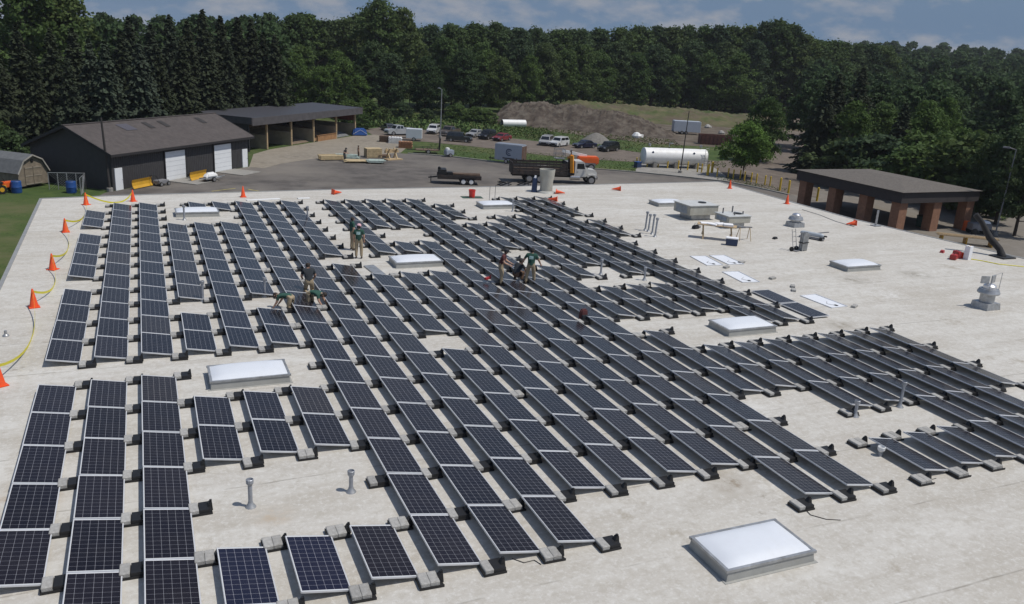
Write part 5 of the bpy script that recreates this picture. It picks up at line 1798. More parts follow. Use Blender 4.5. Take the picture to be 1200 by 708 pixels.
for s in (-1, 1):
    m = MB(); pts = [(7.85, s * 1.128, 1.85), (8.85, s * 1.128, 1.85), (8.68, s * 1.128, 2.5), (7.85, s * 1.128, 2.5)]; m.quad(*(pts[::-1] if s > 0 else pts)); m.build('side_window', M_glass, cab)
    m = MB(); m.box((8.35, s * 1.13, 1.35), (1.1, .03, .8)); d = m.build('door', cabc, cab)
    m = MB(); m.box((7.95, s * 1.155, 1.5), (.14, .03, .05)); m.build('handle', M_black, d)
    m = MB(); m.box((10.38, s * .72, 1.25), (.1, .28, .28)); m.build('headlight', M_lamp, tr)
    m = MB(); m.side([(9.2, .9), (9.35, 1.2), (9.75, 1.28), (10.2, 1.2), (10.35, .8), (10.2, .8), (10.1, 1.02), (9.75, 1.12), (9.45, 1.02), (9.35, .9)], .16); o = m.build('fender', cabc, tr); o.location.y = s * 1.0
    m = MB(); m.tube([(8.8, s * 1.1, 2.3), (9.0, s * 1.35, 2.3)], .02, 5); m.box((9.02, s * 1.36, 2.15), (.06, .18, .42)); m.build('wing_mirror', M_black, cab)
    m = MB(); m.tube([(7.1, s * .95, .8), (8.3, s * .95, .8)], .28, 14); m.build('fuel_tank', M_chrome, tr)
    for x in (9.75, 3.4, 2.1):
        wheel(tr, x, s * 1.0, .52, .30)
    for x in (3.4, 2.1):
        wheel(tr, x, s * .66, .52, .28)
m = MB(); m.quad((8.99, -1.0, 1.9), (8.99, 1.0, 1.9), (8.80, .95, 2.55), (8.80, -.95, 2.55)); m.build('windshield', M_glass, cab)
m = MB(); m.box((10.45, 0, .8), (.16, 2.3, .34)); m.build('bumper', M_chrome, tr, bevel=.04)
m = MB(); m.box((10.40, 0, 1.3), (.04, .95, .55)); m.build('grille', M_black, tr)
M_crane = mat('crane_yellow', (.78, .30, .02), .45, 0, .08, 3)
m = MB(); m.box((7.15, 0, 1.35), (.6, 1.8, .6)); m.tube([(7.15, 0, 1.3), (7.15, 0, 2.9)], .2, 12); cr_ = m.build('crane_base', M_black, tr)
m = MB(); m.bar((7.15, -.95, 3.4), (7.3, -1.05, 1.35), .30, .38); m.bar((7.15, -.95, 3.35), (7.1, .5, 2.9), .28, .3); m.build('crane_boom', M_crane, tr)
m = MB(); m.bar((7.15, -.6, 3.5), (7.05, -.9, 4.15), .16, .2); m.tube([(7.05, -.9, 4.2), (6.9, -1.05, 4.0), (6.85, -1.05, 3.8)], .05, 6); m.build('crane_hook', M_grey, tr)
m = MB(); m.tube([(7.52, 1.0, 1.2), (7.52, 1.0, 3.0)], .08, 10); m.build('exhaust_stack', M_chrome, tr)

# dark gooseneck trailer in front of the stake truck
ta, tb = Vector((33.4, 77.2, GZ)), Vector((38.9, 75.6, GZ))
hd2 = math.atan2(tb.y - ta.y, tb.x - ta.x)
t = thing('flatbed_trailer', tb + Vector((-.4, .1, 0)), 'dark flatbed trailer with white-rimmed tandem wheels and old timbers on deck', 'trailer', None, hd2 + math.pi)
m = MB(); m.box((2.5, 0, .80), (5.0, 2.1, .2))
for s in (-1, 1):
    m.box((2.5, s * 1.03, .85), (5.0, .08, .46))
m.build('deck', M_bed, t)
m = MB(); m.box((4.45, 0, 1.25), (.95, 1.8, .8)); m.box((4.8, .3, 1.75), (.3, .5, .3)); m.box((3.6, .5, 1.15), (.7, .8, .5)); m.build('winch_box', M_black, t, bevel=.06)
m = MB()
for k in range(5):
    m.bar((.1, -.7 + k * .3, 1.08 + .05 * (k % 2)), (3.3, -.7 + k * .3, 1.08 + .03 * k), .2, .14)
m.build('timbers', M_oldwood, t)
m = MB(); m.bar((5.0, 0, .75), (6.0, 0, .6), .14, .14); m.tube([(5.7, 0, 0), (5.7, 0, .8)], .05, 8); m.build('tongue', M_black, t)
for s in (-1, 1):
    for x in (1.15, 2.05):
        wheel(t, x, s * 1.0, .40, .24, M_white)
    m = MB(); m.box((1.6, s * 1.05, .86), (2.0, .28, .05)); m.build('fender', M_black, t)

# grey enclosed trailer with a dark emblem
ga = gp(579, 190.5)
t = thing('enclosed_trailer', ga, 'pale grey enclosed trailer with a round dark emblem on its side', 'trailer', 'enclosed box trailers', R(-44))
t.scale = (.9, .9, .98)
M_tgrey = mat('trailer_grey_blue', (.36, .40, .46), .4, .2, .06, 1.2)
m = MB(); m.box((2.2, 1.05, 1.55), (4.4, 2.1, 2.2)); m.build('body', M_tgrey, t, bevel=.05)
m = MB(); m.box((2.2, 1.05, 2.68), (4.3, 2.0, .05)); m.build('roof', M_alu, t)
m = MB(); m.box((4.42, 1.05, 1.5), (.05, 2.0, 2.05)); d = m.build('rear_door', mat('brown_trailer_door', (.12, .07, .05), .7, 0, .2, 3), t)
m = MB(); m.box((4.46, .9, 1.5), (.03, .04, 1.8)); m.build('handle', M_galv, d)
m = MB()
nn = 20
for k in range(nn):
    a0, a1 = R(35 + 275 * k / nn), R(35 + 275 * (k + 1) / nn)
    for r0, r1 in ((.50, .36), (.26, .16)):
        m.quad(*[(2.35 + r * math.cos(a) * 1.05, -.006, 1.62 + r * math.sin(a)) for r, a in ((r0, a0), (r1, a0), (r1, a1), (r0, a1))][::-1])
m.build('emblem', M_navy, t)
for y in (.1, 2.0):
    wheel(t, 1.9, y, .34); wheel(t, 2.7, y, .34)
m = MB(); m.bar((0, 1.05, .5), (-1.3, 1.05, .45), .14, .14); m.tube([(-1.1, 1.05, 0), (-1.1, 1.05, .8)], .05, 8); m.build('tongue', M_black, t)
m = MB(); m.box((2.3, -.02, .78), (1.9, .06, .14)); m.build('fender', M_black, t)

# white small box trailer
ga = gp(476, 165)
t = thing('box_trailer', ga, 'small pale box trailer parked in front of the silver pickup', 'trailer', 'enclosed box trailers', R(-20))
m = MB(); m.box((1.2, .8, 1.15), (2.5, 1.6, 1.5)); m.build('body', mat('pale_trailer', (.55, .58, .62), .5, 0, .05, 1), t, bevel=.04)
m = MB(); m.box((2.46, .8, 1.15), (.04, 1.5, 1.4)); m.build('rear_door', M_white, t)
for y in (.0, 1.6):
    wheel(t, 1.2, y, .30)
m = MB(); m.bar((0, .8, .4), (-1.0, .8, .4), .1, .1); m.build('tongue', M_black, t)
# grey box trailer on the mound side
ga = gp(790, 157)
t = thing('cargo_trailer', ga, 'long pale cargo trailer at the foot of the dirt mound behind the tank', 'trailer', 'enclosed box trailers', R(-22))
m = MB(); m.box((2.6, 1.1, 1.6), (5.6, 2.2, 2.2)); m.build('body', mat('pale_blue_trailer', (.42, .46, .52), .5, .1, .05, 1), t, bevel=.05)
m = MB(); m.box((5.42, 1.1, 1.6), (.05, 2.1, 2.1)); m.build('rear_door', M_white, t)
for y in (.0, 2.2):
    wheel(t, 1.6, y, .36); wheel(t, 2.45, y, .36)
m = MB(); m.bar((-.2, 1.1, .5), (-1.6, 1.1, .45), .14, .14); m.build('tongue', M_black, t)
# red-brown open dumpster
ga = gp(820, 169)
t = thing('dumpster', ga, 'long rust-red open dumpster beside the pale cargo trailer', 'dumpster', None, R(-25))
M_rust = mat('rust_red_steel', (.11, .045, .035), .8, 0, .25, 2)
m = MB()
for (c, s) in (((3, 0, .95), (6, .1, 1.7)), ((3, 2.3, .95), (6, .1, 1.7)), ((.05, 1.15, .95), (.1, 2.2, 1.7)), ((5.95, 1.15, .95), (.1, 2.2, 1.7)), ((3, 1.15, .2), (5.8, 2.2, .2))):
    m.box(c, s)
m.build('bin', M_rust, t)
m = MB()
for k in range(8):
    m.box((.4 + k * .74, -.09, .95), (.10, .08, 1.65))
m.build('rib', M_rust, t)
m = MB(); m.box((3, 1.15, 1.1), (5.6, 2.1, .9)); m.build('load', G_dirt, t)

# open cage trailer and neighbours at the kerb
ga = gp(487, 180)
t = thing('utility_trailer', ga, 'low utility trailer with an upright dark slatted ramp gate', 'trailer', None, R(-12))
m = MB(); m.box((1.7, .8, .5), (3.4, 1.7, .12)); m.build('deck', M_oldwood, t)
m = MB()
for k in range(7):
    m.bar((3.45, .05 + k * .27, .55), (3.55, .05 + k * .27, 2.2), .06, .06)
m.bar((3.45, 0, .6), (3.45, 1.7, .6), .06, .06); m.bar((3.55, 0, 2.2), (3.55, 1.7, 2.2), .06, .06)
m.build('ramp_gate', M_black, t)
m = MB()
for s in (0, 1.6):
    m.bar((0, s, .85), (3.4, s, .85), .05, .05)
    for x in (0, 1.1, 2.2, 3.3):
        m.bar((x, s, .5), (x, s, .86), .05, .05)
m.build('side_rail', M_black, t)
for y in (-.12, 1.72):
    wheel(t, 1.8, y, .32)
m = MB(); m.bar((0, .8, .45), (-1.2, .8, .4), .1, .1); m.build('tongue', M_black, t)
ga = gp(526, 184)
t = thing('pressure_washer_cart', ga, 'small pale two-wheeled machine standing at the kerb by the weeds', 'machine', None, R(10))
m = MB(); m.box((0, 0, .65), (1.3, .8, .7)); m.build('housing', M_tgrey, t, bevel=.08)
m = MB(); m.lathe((-.25, 0, 1.0), [(.3, 0), (.3, .25), (.1, .32)], 14); m.build('tank', M_white, t, smooth=True)
m = MB(); m.bar((.65, 0, .5), (1.3, 0, .35), .08, .08); m.build('handle', M_black, t)
for y in (-.45, .45):
    wheel(t, 0, y, .28, .15)

# orange forestry machine behind the truck
ga = gp(671, 199)
t = thing('boom_lift', ga, 'orange and white lift machine with grey operator cage behind the stake truck', 'lift', None, R(-14))
m = MB(); m.box((1.9, 0, 1.4), (2.9, 1.7, 1.0)); m.build('engine_cover', M_machor, t, bevel=.15)
m = MB(); m.box((.8, 0, .9), (4.2, 1.7, .5)); m.build('chassis', M_grey, t, bevel=.05)
m = MB(); m.bar((-1.6, 0, 2.5), (1.8, 0, 1.9), .3, .35); m.bar((.6, .1, 1.2), (.4, .1, 2.2), .25, .3); m.build('boom', M_white, t)
m = MB()
for (x, y) in ((-2.6, -.6), (-1.3, -.6), (-2.6, .6), (-1.3, .6)):
    m.bar((x, y, 1.5), (x, y, 2.7), .06, .06)
for z in (1.5, 2.1, 2.7):
    m.bar((-2.6, -.6, z), (-1.3, -.6, z), .06, .06); m.bar((-2.6, .6, z), (-1.3, .6, z), .06, .06); m.bar((-2.6, -.6, z), (-2.6, .6, z), .06, .06); m.bar((-1.3, -.6, z), (-1.3, .6, z), .06, .06)
m.box((-1.95, 0, 1.48), (1.3, 1.2, .08)); m.build('operator_cage', M_grey, t)
for x in (-.6, 2.3):
    for y in (-.85, .85):
        wheel(t, x, y, .5, .3)

# ------------------------------------------------------------------ white tank and its bollards
pa, pb = Vector((68.6, 89.2, GZ)), Vector((77.9, 87.4, GZ))
d = pb - pa
t = thing('storage_tank', pa, 'long white horizontal fuel tank on saddles behind yellow bollards', 'tank', None, math.atan2(d.y, d.x))
LT = d.length
m = MB(); m.lathe((LT / 2, 0, 1.6), [(.4, -LT / 2 - .22), (.9, -LT / 2 - .14), (1.18, -LT / 2), (1.18, LT / 2), (.9, LT / 2 + .14), (.4, LT / 2 + .22)], 32, 0, Matrix.Rotation(R(90), 3, 'Y'))
m.build('shell', M_white, t, smooth=True)
for x in (1.5, LT / 2, LT - 1.5):
    m = MB(); m.box((x, 0, .4), (.5, 2.2, .8)); m.build('saddle', G_concrete, t)
m = MB()
for x in (.8, LT - .8):
    m.tube([(x, 0, 3.0), (x, 0, 3.35)], .2, 12)
m.tube([(LT * .4, 0, 3.0), (LT * .4, 0, 3.5), (LT * .45, -.3, 3.5)], .06, 8)
m.build('vent_fitting', M_galv, t)
m = MB()
for x in (LT - .1,):
    for s in (-.25, .25):
        m.tube([(x, -1.35 + 0, .2), (x, -1.35, 3.3)] if s < 0 else [(x - .5, -1.35, .2), (x - .5, -1.35, 3.3)], .03, 6)
for k in range(9):
    m.tube([(LT - .6, -1.35, .4 + k * .33), (LT - .1, -1.35, .4 + k * .33)], .02, 5)
m.build('ladder', M_galv, t)
for x in (1.0, LT - 2.2):
    m = MB(); m.box((x, -1.06, 2.25), (.28, .02, .28), 0, Matrix.Rotation(R(45), 3, 'Y')); o = m.build('hazard_placard', M_navy, t)
M_boll = mat('bollard_yellow', (.60, .40, .03), .6, 0, .12, 3)
bp_ = None
BOLL = [((745.5, 195), 'at the far end of the white tank'), ((749.5, 193.5), 'behind the blue crate by the tank'), ((758, 196), 'first along the tank front'), ((771, 196.5), 'second along the tank front'), ((782, 197.5), 'third along the tank front'),
        ((794.5, 198.5), 'fourth along the tank front, by the thin pole'), ((805.5, 199.7), 'fifth along the tank front'), ((817, 202), 'sixth along the tank front'), ((822, 202.5), 'seventh along the tank front'), ((829, 206), 'at the near corner of the tank, thicker pair'), ((834, 203), 'behind the thicker pair at the tank corner'),
        ((840, 207.5), 'just past the tank corner'), ((853, 208), 'before the light green tree'), ((859, 209.5), 'beside the light green tree trunk'), ((867, 210), 'touching the shade of the light green tree'), ((872, 212), 'just past the light green tree'), ((880, 213.5), 'second past the light green tree'), ((886, 215), 'third past the light green tree'),
        ((896, 217), 'fourth past the light green tree'), ((902, 218), 'fifth past the light green tree'), ((913.5, 223.5), 'beside the dirt road'), ((923.5, 227), 'by the upright cone at the roof edge'), ((957, 236), 'between the pavilion columns')]
for k, (q, lab) in enumerate(BOLL):
    p = gp(*q)
    if bp_ is None:
        bp_ = thing('bollard', p, 'x', 'bollard', 'yellow bollards along the kerb')
        m = MB(); m.tube([(0, 0, 0), (0, 0, 1.2)], .095, 12); m.build('post', M_boll, bp_, smooth=True)
        m = MB(); m.lathe((0, 0, 1.2), [(.095, 0), (.08, .05), (.01, .075)], 12); m.build('cap', M_boll, bp_, smooth=True)
        o = bp_
    else:
        o = copy_tree(bp_)
    o.location = p
    o.scale = (1.9, 1.9, 1.25) if 'thicker' in lab else (1.35, 1.35, 1.3) if k >= 20 else (1, 1, 1)
    o['label'] = f'yellow steel bollard {lab}'
q = gp(747, 196.5)
t = thing('blue_crate', q, 'blue plastic crate between two bollards at the end of the tank', 'crate', None, .2)
m = MB(); m.box((0, 0, .4), (.9, .7, .8)); m.build('body', M_navy, t, bevel=.04)
m = MB(); m.box((0, 0, .82), (.95, .75, .06)); m.build('lid', M_blue, t)

# ------------------------------------------------------------------ yard clutter
M_pale = mat('pale_lumber', (.46, .36, .21), .85, 0, .2, 3)
M_mint = mat('mint_insulation_board', (.36, .43, .39), .8, 0, .25, 3)


def stack(px, py, rz, n, size, material, label, name='lumber_stack', cat='lumber', group='stacks of building material in the yard', rows=3, gap=.02, legs=True):
    t = thing(name, gp(px, py), label, cat, group, rz)
    for r_ in range(rows):
        m = MB()
        for k in range(n):
            if random.random() < .12 * r_:
                continue
            m.box((random.uniform(-.18, .18), (k - n / 2 + .5) * (size[1] + gap), .22 + r_ * (size[2] + .015)), (size[0] * random.uniform(.8, 1.05), size[1], size[2]), 0, Matrix.Rotation(R(random.uniform(-2.5, 2.5)), 3, 'Z'))
        m.build('board_layer', material, t)
    if legs:
        for x in (-size[0] * .35, size[0] * .35):
            m = MB(); m.box((x, 0, .07), (.12, n * (size[1] + gap), .13)); m.build('bearer', M_oldwood, t)
    return t


stack(388, 187.5, R(8), 7, (3.3, .2, .16), M_pale, 'stack of tan boards on dark bearers in the yard, farthest from the crates', rows=3)
stack(408, 186.5, R(-18), 5, (2.8, .4, .12), M_mint, 'stack of pale mint boards behind the two distant people', 'board_stack', 'boards', rows=4)
stack(419, 190.5, R(-5), 5, (3.4, .35, .05), M_pale, 'low spread of straw-coloured boards before the wooden crate', rows=2)
stack(440, 191.5, R(-8), 3, (2.2, .5, .08), M_mint, 'low pale mint boards in front of the splayed sawbuck', 'board_stack', 'boards', rows=3)
t = thing('wooden_crate', gp(437, 184.5), 'large square wooden slat crate in the yard', 'crate', None, R(5))
m = MB()
for k in range(6):
    for s in (-1, 1):
        m.box((0, s * .62, .15 + k * .2), (2.1, .05, .16)); m.box((s * 1.05, 0, .15 + k * .2), (.05, 1.2, .16))
m.box((0, 0, 1.22), (2.15, 1.3, .04)); m.build('slats', M_pale, t)
m = MB()
for x in (-1, 1):
    for y in (-.58, .58):
        m.box((x, y, .6), (.12, .12, 1.18))
m.build('corner_post', M_wood, t)
m = MB(); m.box((0, 0, .6), (1.9, 1.1, 1.1)); m.build('contents', M_oldwood, t)
t = thing('log_sawbuck', gp(459, 187), 'wooden sawbuck with crossed timbers standing past the crate', 'sawbuck', None, R(20))
for x in (-.6, .6):
    m = MB(); m.bar((x, -.5, 0), (x, .35, 1.5), .14, .14); m.bar((x, .5, 0), (x, -.35, 1.5), .14, .14); m.build('crossed_leg', M_pale, t)
m = MB(); m.bar((-1.1, 0, 1.05), (1.1, .1, 1.05), .28, .28); m.bar((-1.0, .1, 1.28), (.8, -.1, 1.3), .2, .2); m.build('log', M_wood, t)
m = MB(); m.box((0, -.2, .08), (2.4, 1.4, .14)); m.build('pallet', M_wood, t)
stack(449, 184.5, R(15), 3, (2.0, .3, .1), M_oldwood, 'short dark board stack between the crate and the sawbuck', rows=2)
for (px, py, lab, col) in ((452, 166.5, 'brown pallet stack at the weedy yard edge', M_oldwood), (463, 168, 'pale heap of white sheets next to the brown pallet stack', M_white), (475, 173.5, 'orange-brown heap of boards before the low utility trailer', mat('orange_boards', (.30, .15, .08), .9, 0, .2, 2))):
    t = thing('pallet_stack', gp(px, py), lab, 'pallets', 'heaps along the weedy yard edge', R(-20))
    for r_ in range(5):
        m = MB()
        for k in range(5):
            m.box(((k - 2) * .42 + .08 * (r_ % 2), .05 * r_, .12 + r_ * .2), (.3, 1.3, .05))
        for k in (-1, 0, 1):
            m.box((0, k * .55 + .05 * r_, .04 + r_ * .2), (2.0, .12, .09))
        m.build('pallet', col, t)
t = thing('blue_tarp_heap', gp(421, 159), 'blue tarp-covered heap beside the end of the open shelter', 'tarp', None)
m = MB(); m.box((0, 0, .6), (2.6, 1.6, 1.2), 0, None, .75); m.build('tarp', M_blue, t, bevel=.2)
m = MB(); m.tube([(-1.2, -.8, .3), (0, -.72, 1.0), (1.2, -.8, .3)], .02, 5); m.build('cord', M_white, t)
# machines along the barn
for (px, py, rz, lab) in ((165, 220, .9, 'long yellow snow plough blade lying before the barn wall'), (231, 210.5, .9, 'yellow attachment with hoses between the two garage doors')):
    t = thing('plough_attachment', gp(px, py), lab, 'plough', 'yellow attachments along the barn', rz)
    m = MB()
    pr_ = [(-.35, .1), (-.2, .35), (-.15, .65), (-.25, .95)]
    for a, b in zip(pr_, pr_[1:]):
        m.quad((-1.4, a[0], a[1]), (1.4, a[0], a[1]), (1.4, b[0], b[1]), (-1.4, b[0], b[1])); m.quad((-1.4, b[0] + .05, b[1]), (1.4, b[0] + .05, b[1]), (1.4, a[0] + .05, a[1]), (-1.4, a[0] + .05, a[1]))
    m.build('blade', M_machye, t)
    m = MB(); m.bar((-.6, -.1, .4), (0, .9, .35), .1, .12); m.bar((.6, -.1, .4), (0, .9, .35), .1, .12); m.box((0, .9, .4), (.9, .2, .3)); m.build('hitch_frame', M_black, t)
t = thing('dark_mower', gp(189, 217.5), 'dark machine with thin frame before the nearer garage door', 'machine', None, .8)
m = MB(); m.box((0, 0, .4), (1.4, .9, .35)); m.build('deck', M_grey, t, bevel=.06)
m = MB(); m.tube([(-.7, -.4, .5), (-1.0, -.4, 1.1), (-1.0, .4, 1.1), (-.7, .4, .5)], .03, 6); m.build('handle', M_black, t)
for x in (-.5, .5):
    for y in (-.5, .5):
        wheel(t, x, y, .22, .12)
t = thing('jet_ski_trailer', gp(247, 212.5), 'small pale trailer with white covered load before the farther garage door', 'trailer', None, .75)
m = MB(); m.box((0, 0, .7), (1.9, .8, .5), 0, None, .6); m.build('covered_load', M_white, t, bevel=.15)
m = MB(); m.box((0, 0, .38), (2.3, 1.0, .08)); m.bar((1.1, 0, .38), (2.1, 0, .4), .07, .07); m.build('frame', M_galv, t)
for y in (-.55, .55):
    wheel(t, -.1, y, .27, .16)
# white culvert pipe and pale rubble at the mound
ca, cb = gp(588, 149), gp(615, 149.5)
t = thing('culvert_pipe', ca, 'long white pipe lying at the foot of the dirt mound', 'pipe')
m = MB(); m.tube([(0, 0, .75), (cb - ca) + Vector((0, 0, .75))], .75, 20, 0, False); m.build('pipe', M_white, t, smooth=True)
m = MB(); m.tube([(.0, 0, .75), (cb - ca) + Vector((0, 0, .75))], .66, 20, 0, False); m.build('lining', M_grey, t, smooth=True)
for k, (px, py, s, lab) in enumerate(((733, 157.5, .9, 'white angular rubble block on the weeds beyond the black car'), (746, 161.5, 1.0, 'white angular rubble block nearer the tank'), (661, 151, .5, 'small white rubble block on the weeds behind the minivan'), (829, 150, .8, 'pale rubble block on the slope behind the dumpster'), (845, 157, .7, 'pale yellowish rubble block before the dark tree'))):
    p = gp(px, py)
    m = MB()
    m.lathe((0, 0, .0), [(.9 * s, 0), (1.0 * s, .4 * s), (.6 * s, .9 * s), (.15 * s, 1.05 * s)], 7)
    m.box((.9 * s, .2, .3 * s), (1.2 * s, .8 * s, .6 * s), 0, Matrix.Rotation(.5, 3, 'Z'))
    o = m.build('rubble_block', M_white if k < 3 else M_conc, None, False, p)
    for v in o.data.vertices:
        v.co += Vector((.14 * hnoise(v.co.x * 9, v.co.z * 9, k), .14 * hnoise(v.co.y * 9, v.co.x * 9, k + 2), 0)) * s
    tag(o, lab, 'rubble', 'pale rubble near the dirt mound')
# dark clutter just under the far roof edge
for (px, py, lab) in ((591, 217.5, 'dark tangle of steel parts on the asphalt behind the stake truck'), (614, 218, 'small dark steel frame on the asphalt nearest the round duct')):
    t = thing('steel_parts', gp(px, py), lab, 'steel parts', 'dark steel parts on the asphalt')
    m = MB()
    for k in range(7):
        a = k * 1.3
        m.bar((math.cos(a) * .9, math.sin(a) * .5, .1), (math.cos(a + 2) * .9, math.sin(a + 2) * .5, .45), .1, .1)
    m.build('bars', M_black, t)
    m = MB(); m.box((0, 0, .12), (1.2, .6, .2)); m.build('plate', M_grey, t)
# ------------------------------------------------------------------ trees
def leaf_mat(name, cols, transl=0.32):
    m = bpy.data.materials.new(name)
    m.use_nodes = True
    nt = m.node_tree
    b = nt.nodes['Principled BSDF']
    b.inputs['Roughness'].default_value = .75
    b.inputs['Specular IOR Level'].default_value = .15
    oi = nt.nodes.new('ShaderNodeObjectInfo')
    cr = nt.nodes.new('ShaderNodeValToRGB')
    els = cr.color_ramp.elements
    els[0].color = (*cols[0], 1)
    els[1].color = (*cols[-1], 1)
    for i, c in enumerate(cols[1:-1]):
        e = els.new((i + 1) / (len(cols) - 1))
        e.color = (*c, 1)
    nt.links.new(oi.outputs['Random'], cr.inputs['Fac'])
    tc = nt.nodes.new('ShaderNodeTexCoord')
    n = nt.nodes.new('ShaderNodeTexNoise')
    n.inputs['Scale'].default_value = .45
    n.inputs['Detail'].default_value = 3
    nt.links.new(tc.outputs['Object'], n.inputs['Vector'])
    hs = nt.nodes.new('ShaderNodeHueSaturation')
    mr = nt.nodes.new('ShaderNodeMapRange')
    mr.inputs[1].default_value, mr.inputs[2].default_value, mr.inputs[3].default_value, mr.inputs[4].default_value = .3, .7, .72, 1.3
    nt.links.new(n.outputs['Fac'], mr.inputs[0])
    nt.links.new(mr.outputs[0], hs.inputs['Value'])
    nt.links.new(cr.outputs[0], hs.inputs['Color'])
    nt.links.new(hs.outputs[0], b.inputs['Base Color'])
    if transl:
        tr_ = nt.nodes.new('ShaderNodeBsdfTranslucent')
        nt.links.new(hs.outputs[0], tr_.inputs['Color'])
        mx = nt.nodes.new('ShaderNodeMixShader')
        mx.inputs[0].default_value = transl
        nt.links.new(b.outputs[0], mx.inputs[1])
        nt.links.new(tr_.outputs[0], mx.inputs[2])
        nt.links.new(mx.outputs[0], nt.nodes['Material Output'].inputs['Surface'])
    return m


L_dark = leaf_mat('broadleaf_dark', [(.042, .072, .028), (.078, .118, .036), (.050, .080, .040), (.096, .130, .042), (.060, .104, .030)])
L_mid = leaf_mat('broadleaf_mid', [(.068, .112, .034), (.082, .130, .038), (.094, .138, .042)])
L_light = leaf_mat('broadleaf_light', [(.095, .165, .034), (.10, .17, .036)])
L_con = leaf_mat('conifer_dark', [(.030, .040, .021), (.038, .048, .025), (.034, .046, .028)], .1)
L_blue = leaf_mat('conifer_bluish', [(.046, .062, .040), (.050, .066, .046)], .1)
L_bright = leaf_mat('broadleaf_bright', [(.078, .128, .032), (.086, .138, .036)])
M_bark = mat('bark', (.060, .047, .037), .95, 0, .25, 2)


def quads_mesh(name, cen, nrm, tan, size, asp, material):
    """numpy leaf cards: one small quad per leaf spray"""
    n = len(cen)
    bit = np.cross(nrm, tan)
    s = size[:, None]
    a = cen - tan * s - bit * s * asp
    b = cen + tan * s - bit * s * asp
    c = cen + tan * s * .7 + bit * s * asp
    d = cen - tan * s * .7 + bit * s * asp
    v = np.stack([a, b, c, d], 1).reshape(-1, 3)
    me = bpy.data.meshes.new(name)
    me.vertices.add(4 * n)
    me.vertices.foreach_set('co', v.astype(np.float32).ravel())
    me.loops.add(4 * n)
    me.loops.foreach_set('vertex_index', np.arange(4 * n, dtype=np.int32))
    me.polygons.add(n)
    me.polygons.foreach_set('loop_start', np.arange(0, 4 * n, 4, dtype=np.int32))
    me.update(calc_edges=True)
    me.materials.append(material)
    return me


def norm(a):
    return a / np.maximum(np.linalg.norm(a, axis=1, keepdims=True), 1e-9)


def decid_arrays(seed, H=20.0, rad=5.6, base=.22, nclump=150, per=80, leaf=.25, crad=.185):
    g = np.random.default_rng(seed)
    cen, nor = [], []
    clumps = []
    for k in range(nclump):
        # clump centres hug an uneven egg; a third sit inside
        u = g.uniform(-1, 1)
        th = g.uniform(0, 2 * math.pi)
        zf = (u + 1) / 2
        rr = rad * (math.sin(math.pi * min(1, (zf * .80 + .16))) ** .75) * (g.uniform(.62, 1.0) if k % 3 else g.uniform(.15, .6)) * (1 + .18 * math.sin(3 * th + seed))
        z = H * (base + (1 - base) * zf * .93 + g.uniform(-.02, .02))
        clumps.append((rr * math.cos(th), rr * math.sin(th), z, g.uniform(.6, 1.45) * rad * crad))
    clumps.append((g.uniform(-.5, .5), g.uniform(-.5, .5), H * .95, rad * crad))
    for (x, y, z, r) in clumps:
        d = norm(g.normal(size=(per, 3)))
        d[:, 2] = np.where(d[:, 2] < -.35, -d[:, 2] * .6, d[:, 2])
        rr = r * (g.uniform(.10, 1.0, (per, 1)) ** .5 * 1.15 + (g.random((per, 1)) < .2) * g.uniform(0, .6, (per, 1)))
        p = np.array([x, y, z]) + d * rr * np.array([1.1, 1.1, .98])
        cen.append(p)
        nor.append(norm(d * .7 + g.normal(size=(per, 3)) * .65 + np.array([0, 0, .35])))
    cen, nor = np.concatenate(cen), np.concatenate(nor)
    tan = norm(np.cross(nor, g.normal(size=nor.shape)))
    size = leaf * g.uniform(.6, 1.3, len(cen))
    return cen, nor, tan, size, clumps


def conif_arrays(seed, H=16.0, rad=3.3, base=.05, levels=50, leaf=.30, droop=.42):
    g = np.random.default_rng(seed)
    C, N_, T = [], [], []
    for i in range(levels):
        f = i / (levels - 1)
        z = H * (base + (1 - base) * f * .985)
        r = rad * ((1 - f) ** .85 * .96 + .035) * g.uniform(.85, 1.12)
        nb = max(5, int(13 * (1 - f) + 5))
        a0 = g.uniform(0, 6.28)
        for b in range(nb):
            a = a0 + 2 * math.pi * b / nb + g.uniform(-.25, .25)
            rl = r * g.uniform(.6, 1.2)
            zj = g.uniform(-.35, .35)
            ns = max(3, int(rl / .42))
            out = np.array([math.cos(a), math.sin(a), 0])
            side = np.array([-math.sin(a), math.cos(a), 0])
            for k in range(ns):
                t = (k + .6) / ns
                if t < .25 and rl > 1.5:
                    continue
                p = out * rl * t + np.array([0, 0, z - droop * rl * t ** 1.3 * (1 - f * .7) + zj + g.uniform(-.12, .12)])
                for s in (-1, 1):
                    C.append(p + side * s * .22 * (1.1 - t) * rl * .35)
                    N_.append(np.array([out[0] * .35 + side[0] * s * .55, out[1] * .35 + side[1] * s * .55, .75 + g.uniform(-.2, .2)]) + g.normal(size=3) * .15)
                    T.append(out + side * s * .6 + np.array([0, 0, -.35]))
    C, N_, T = np.array(C), norm(np.array(N_)), np.array(T)
    T = norm(T - N_ * np.sum(T * N_, 1, keepdims=True))
    size = leaf * g.uniform(.7, 1.35, len(C))
    return C, N_, T, size


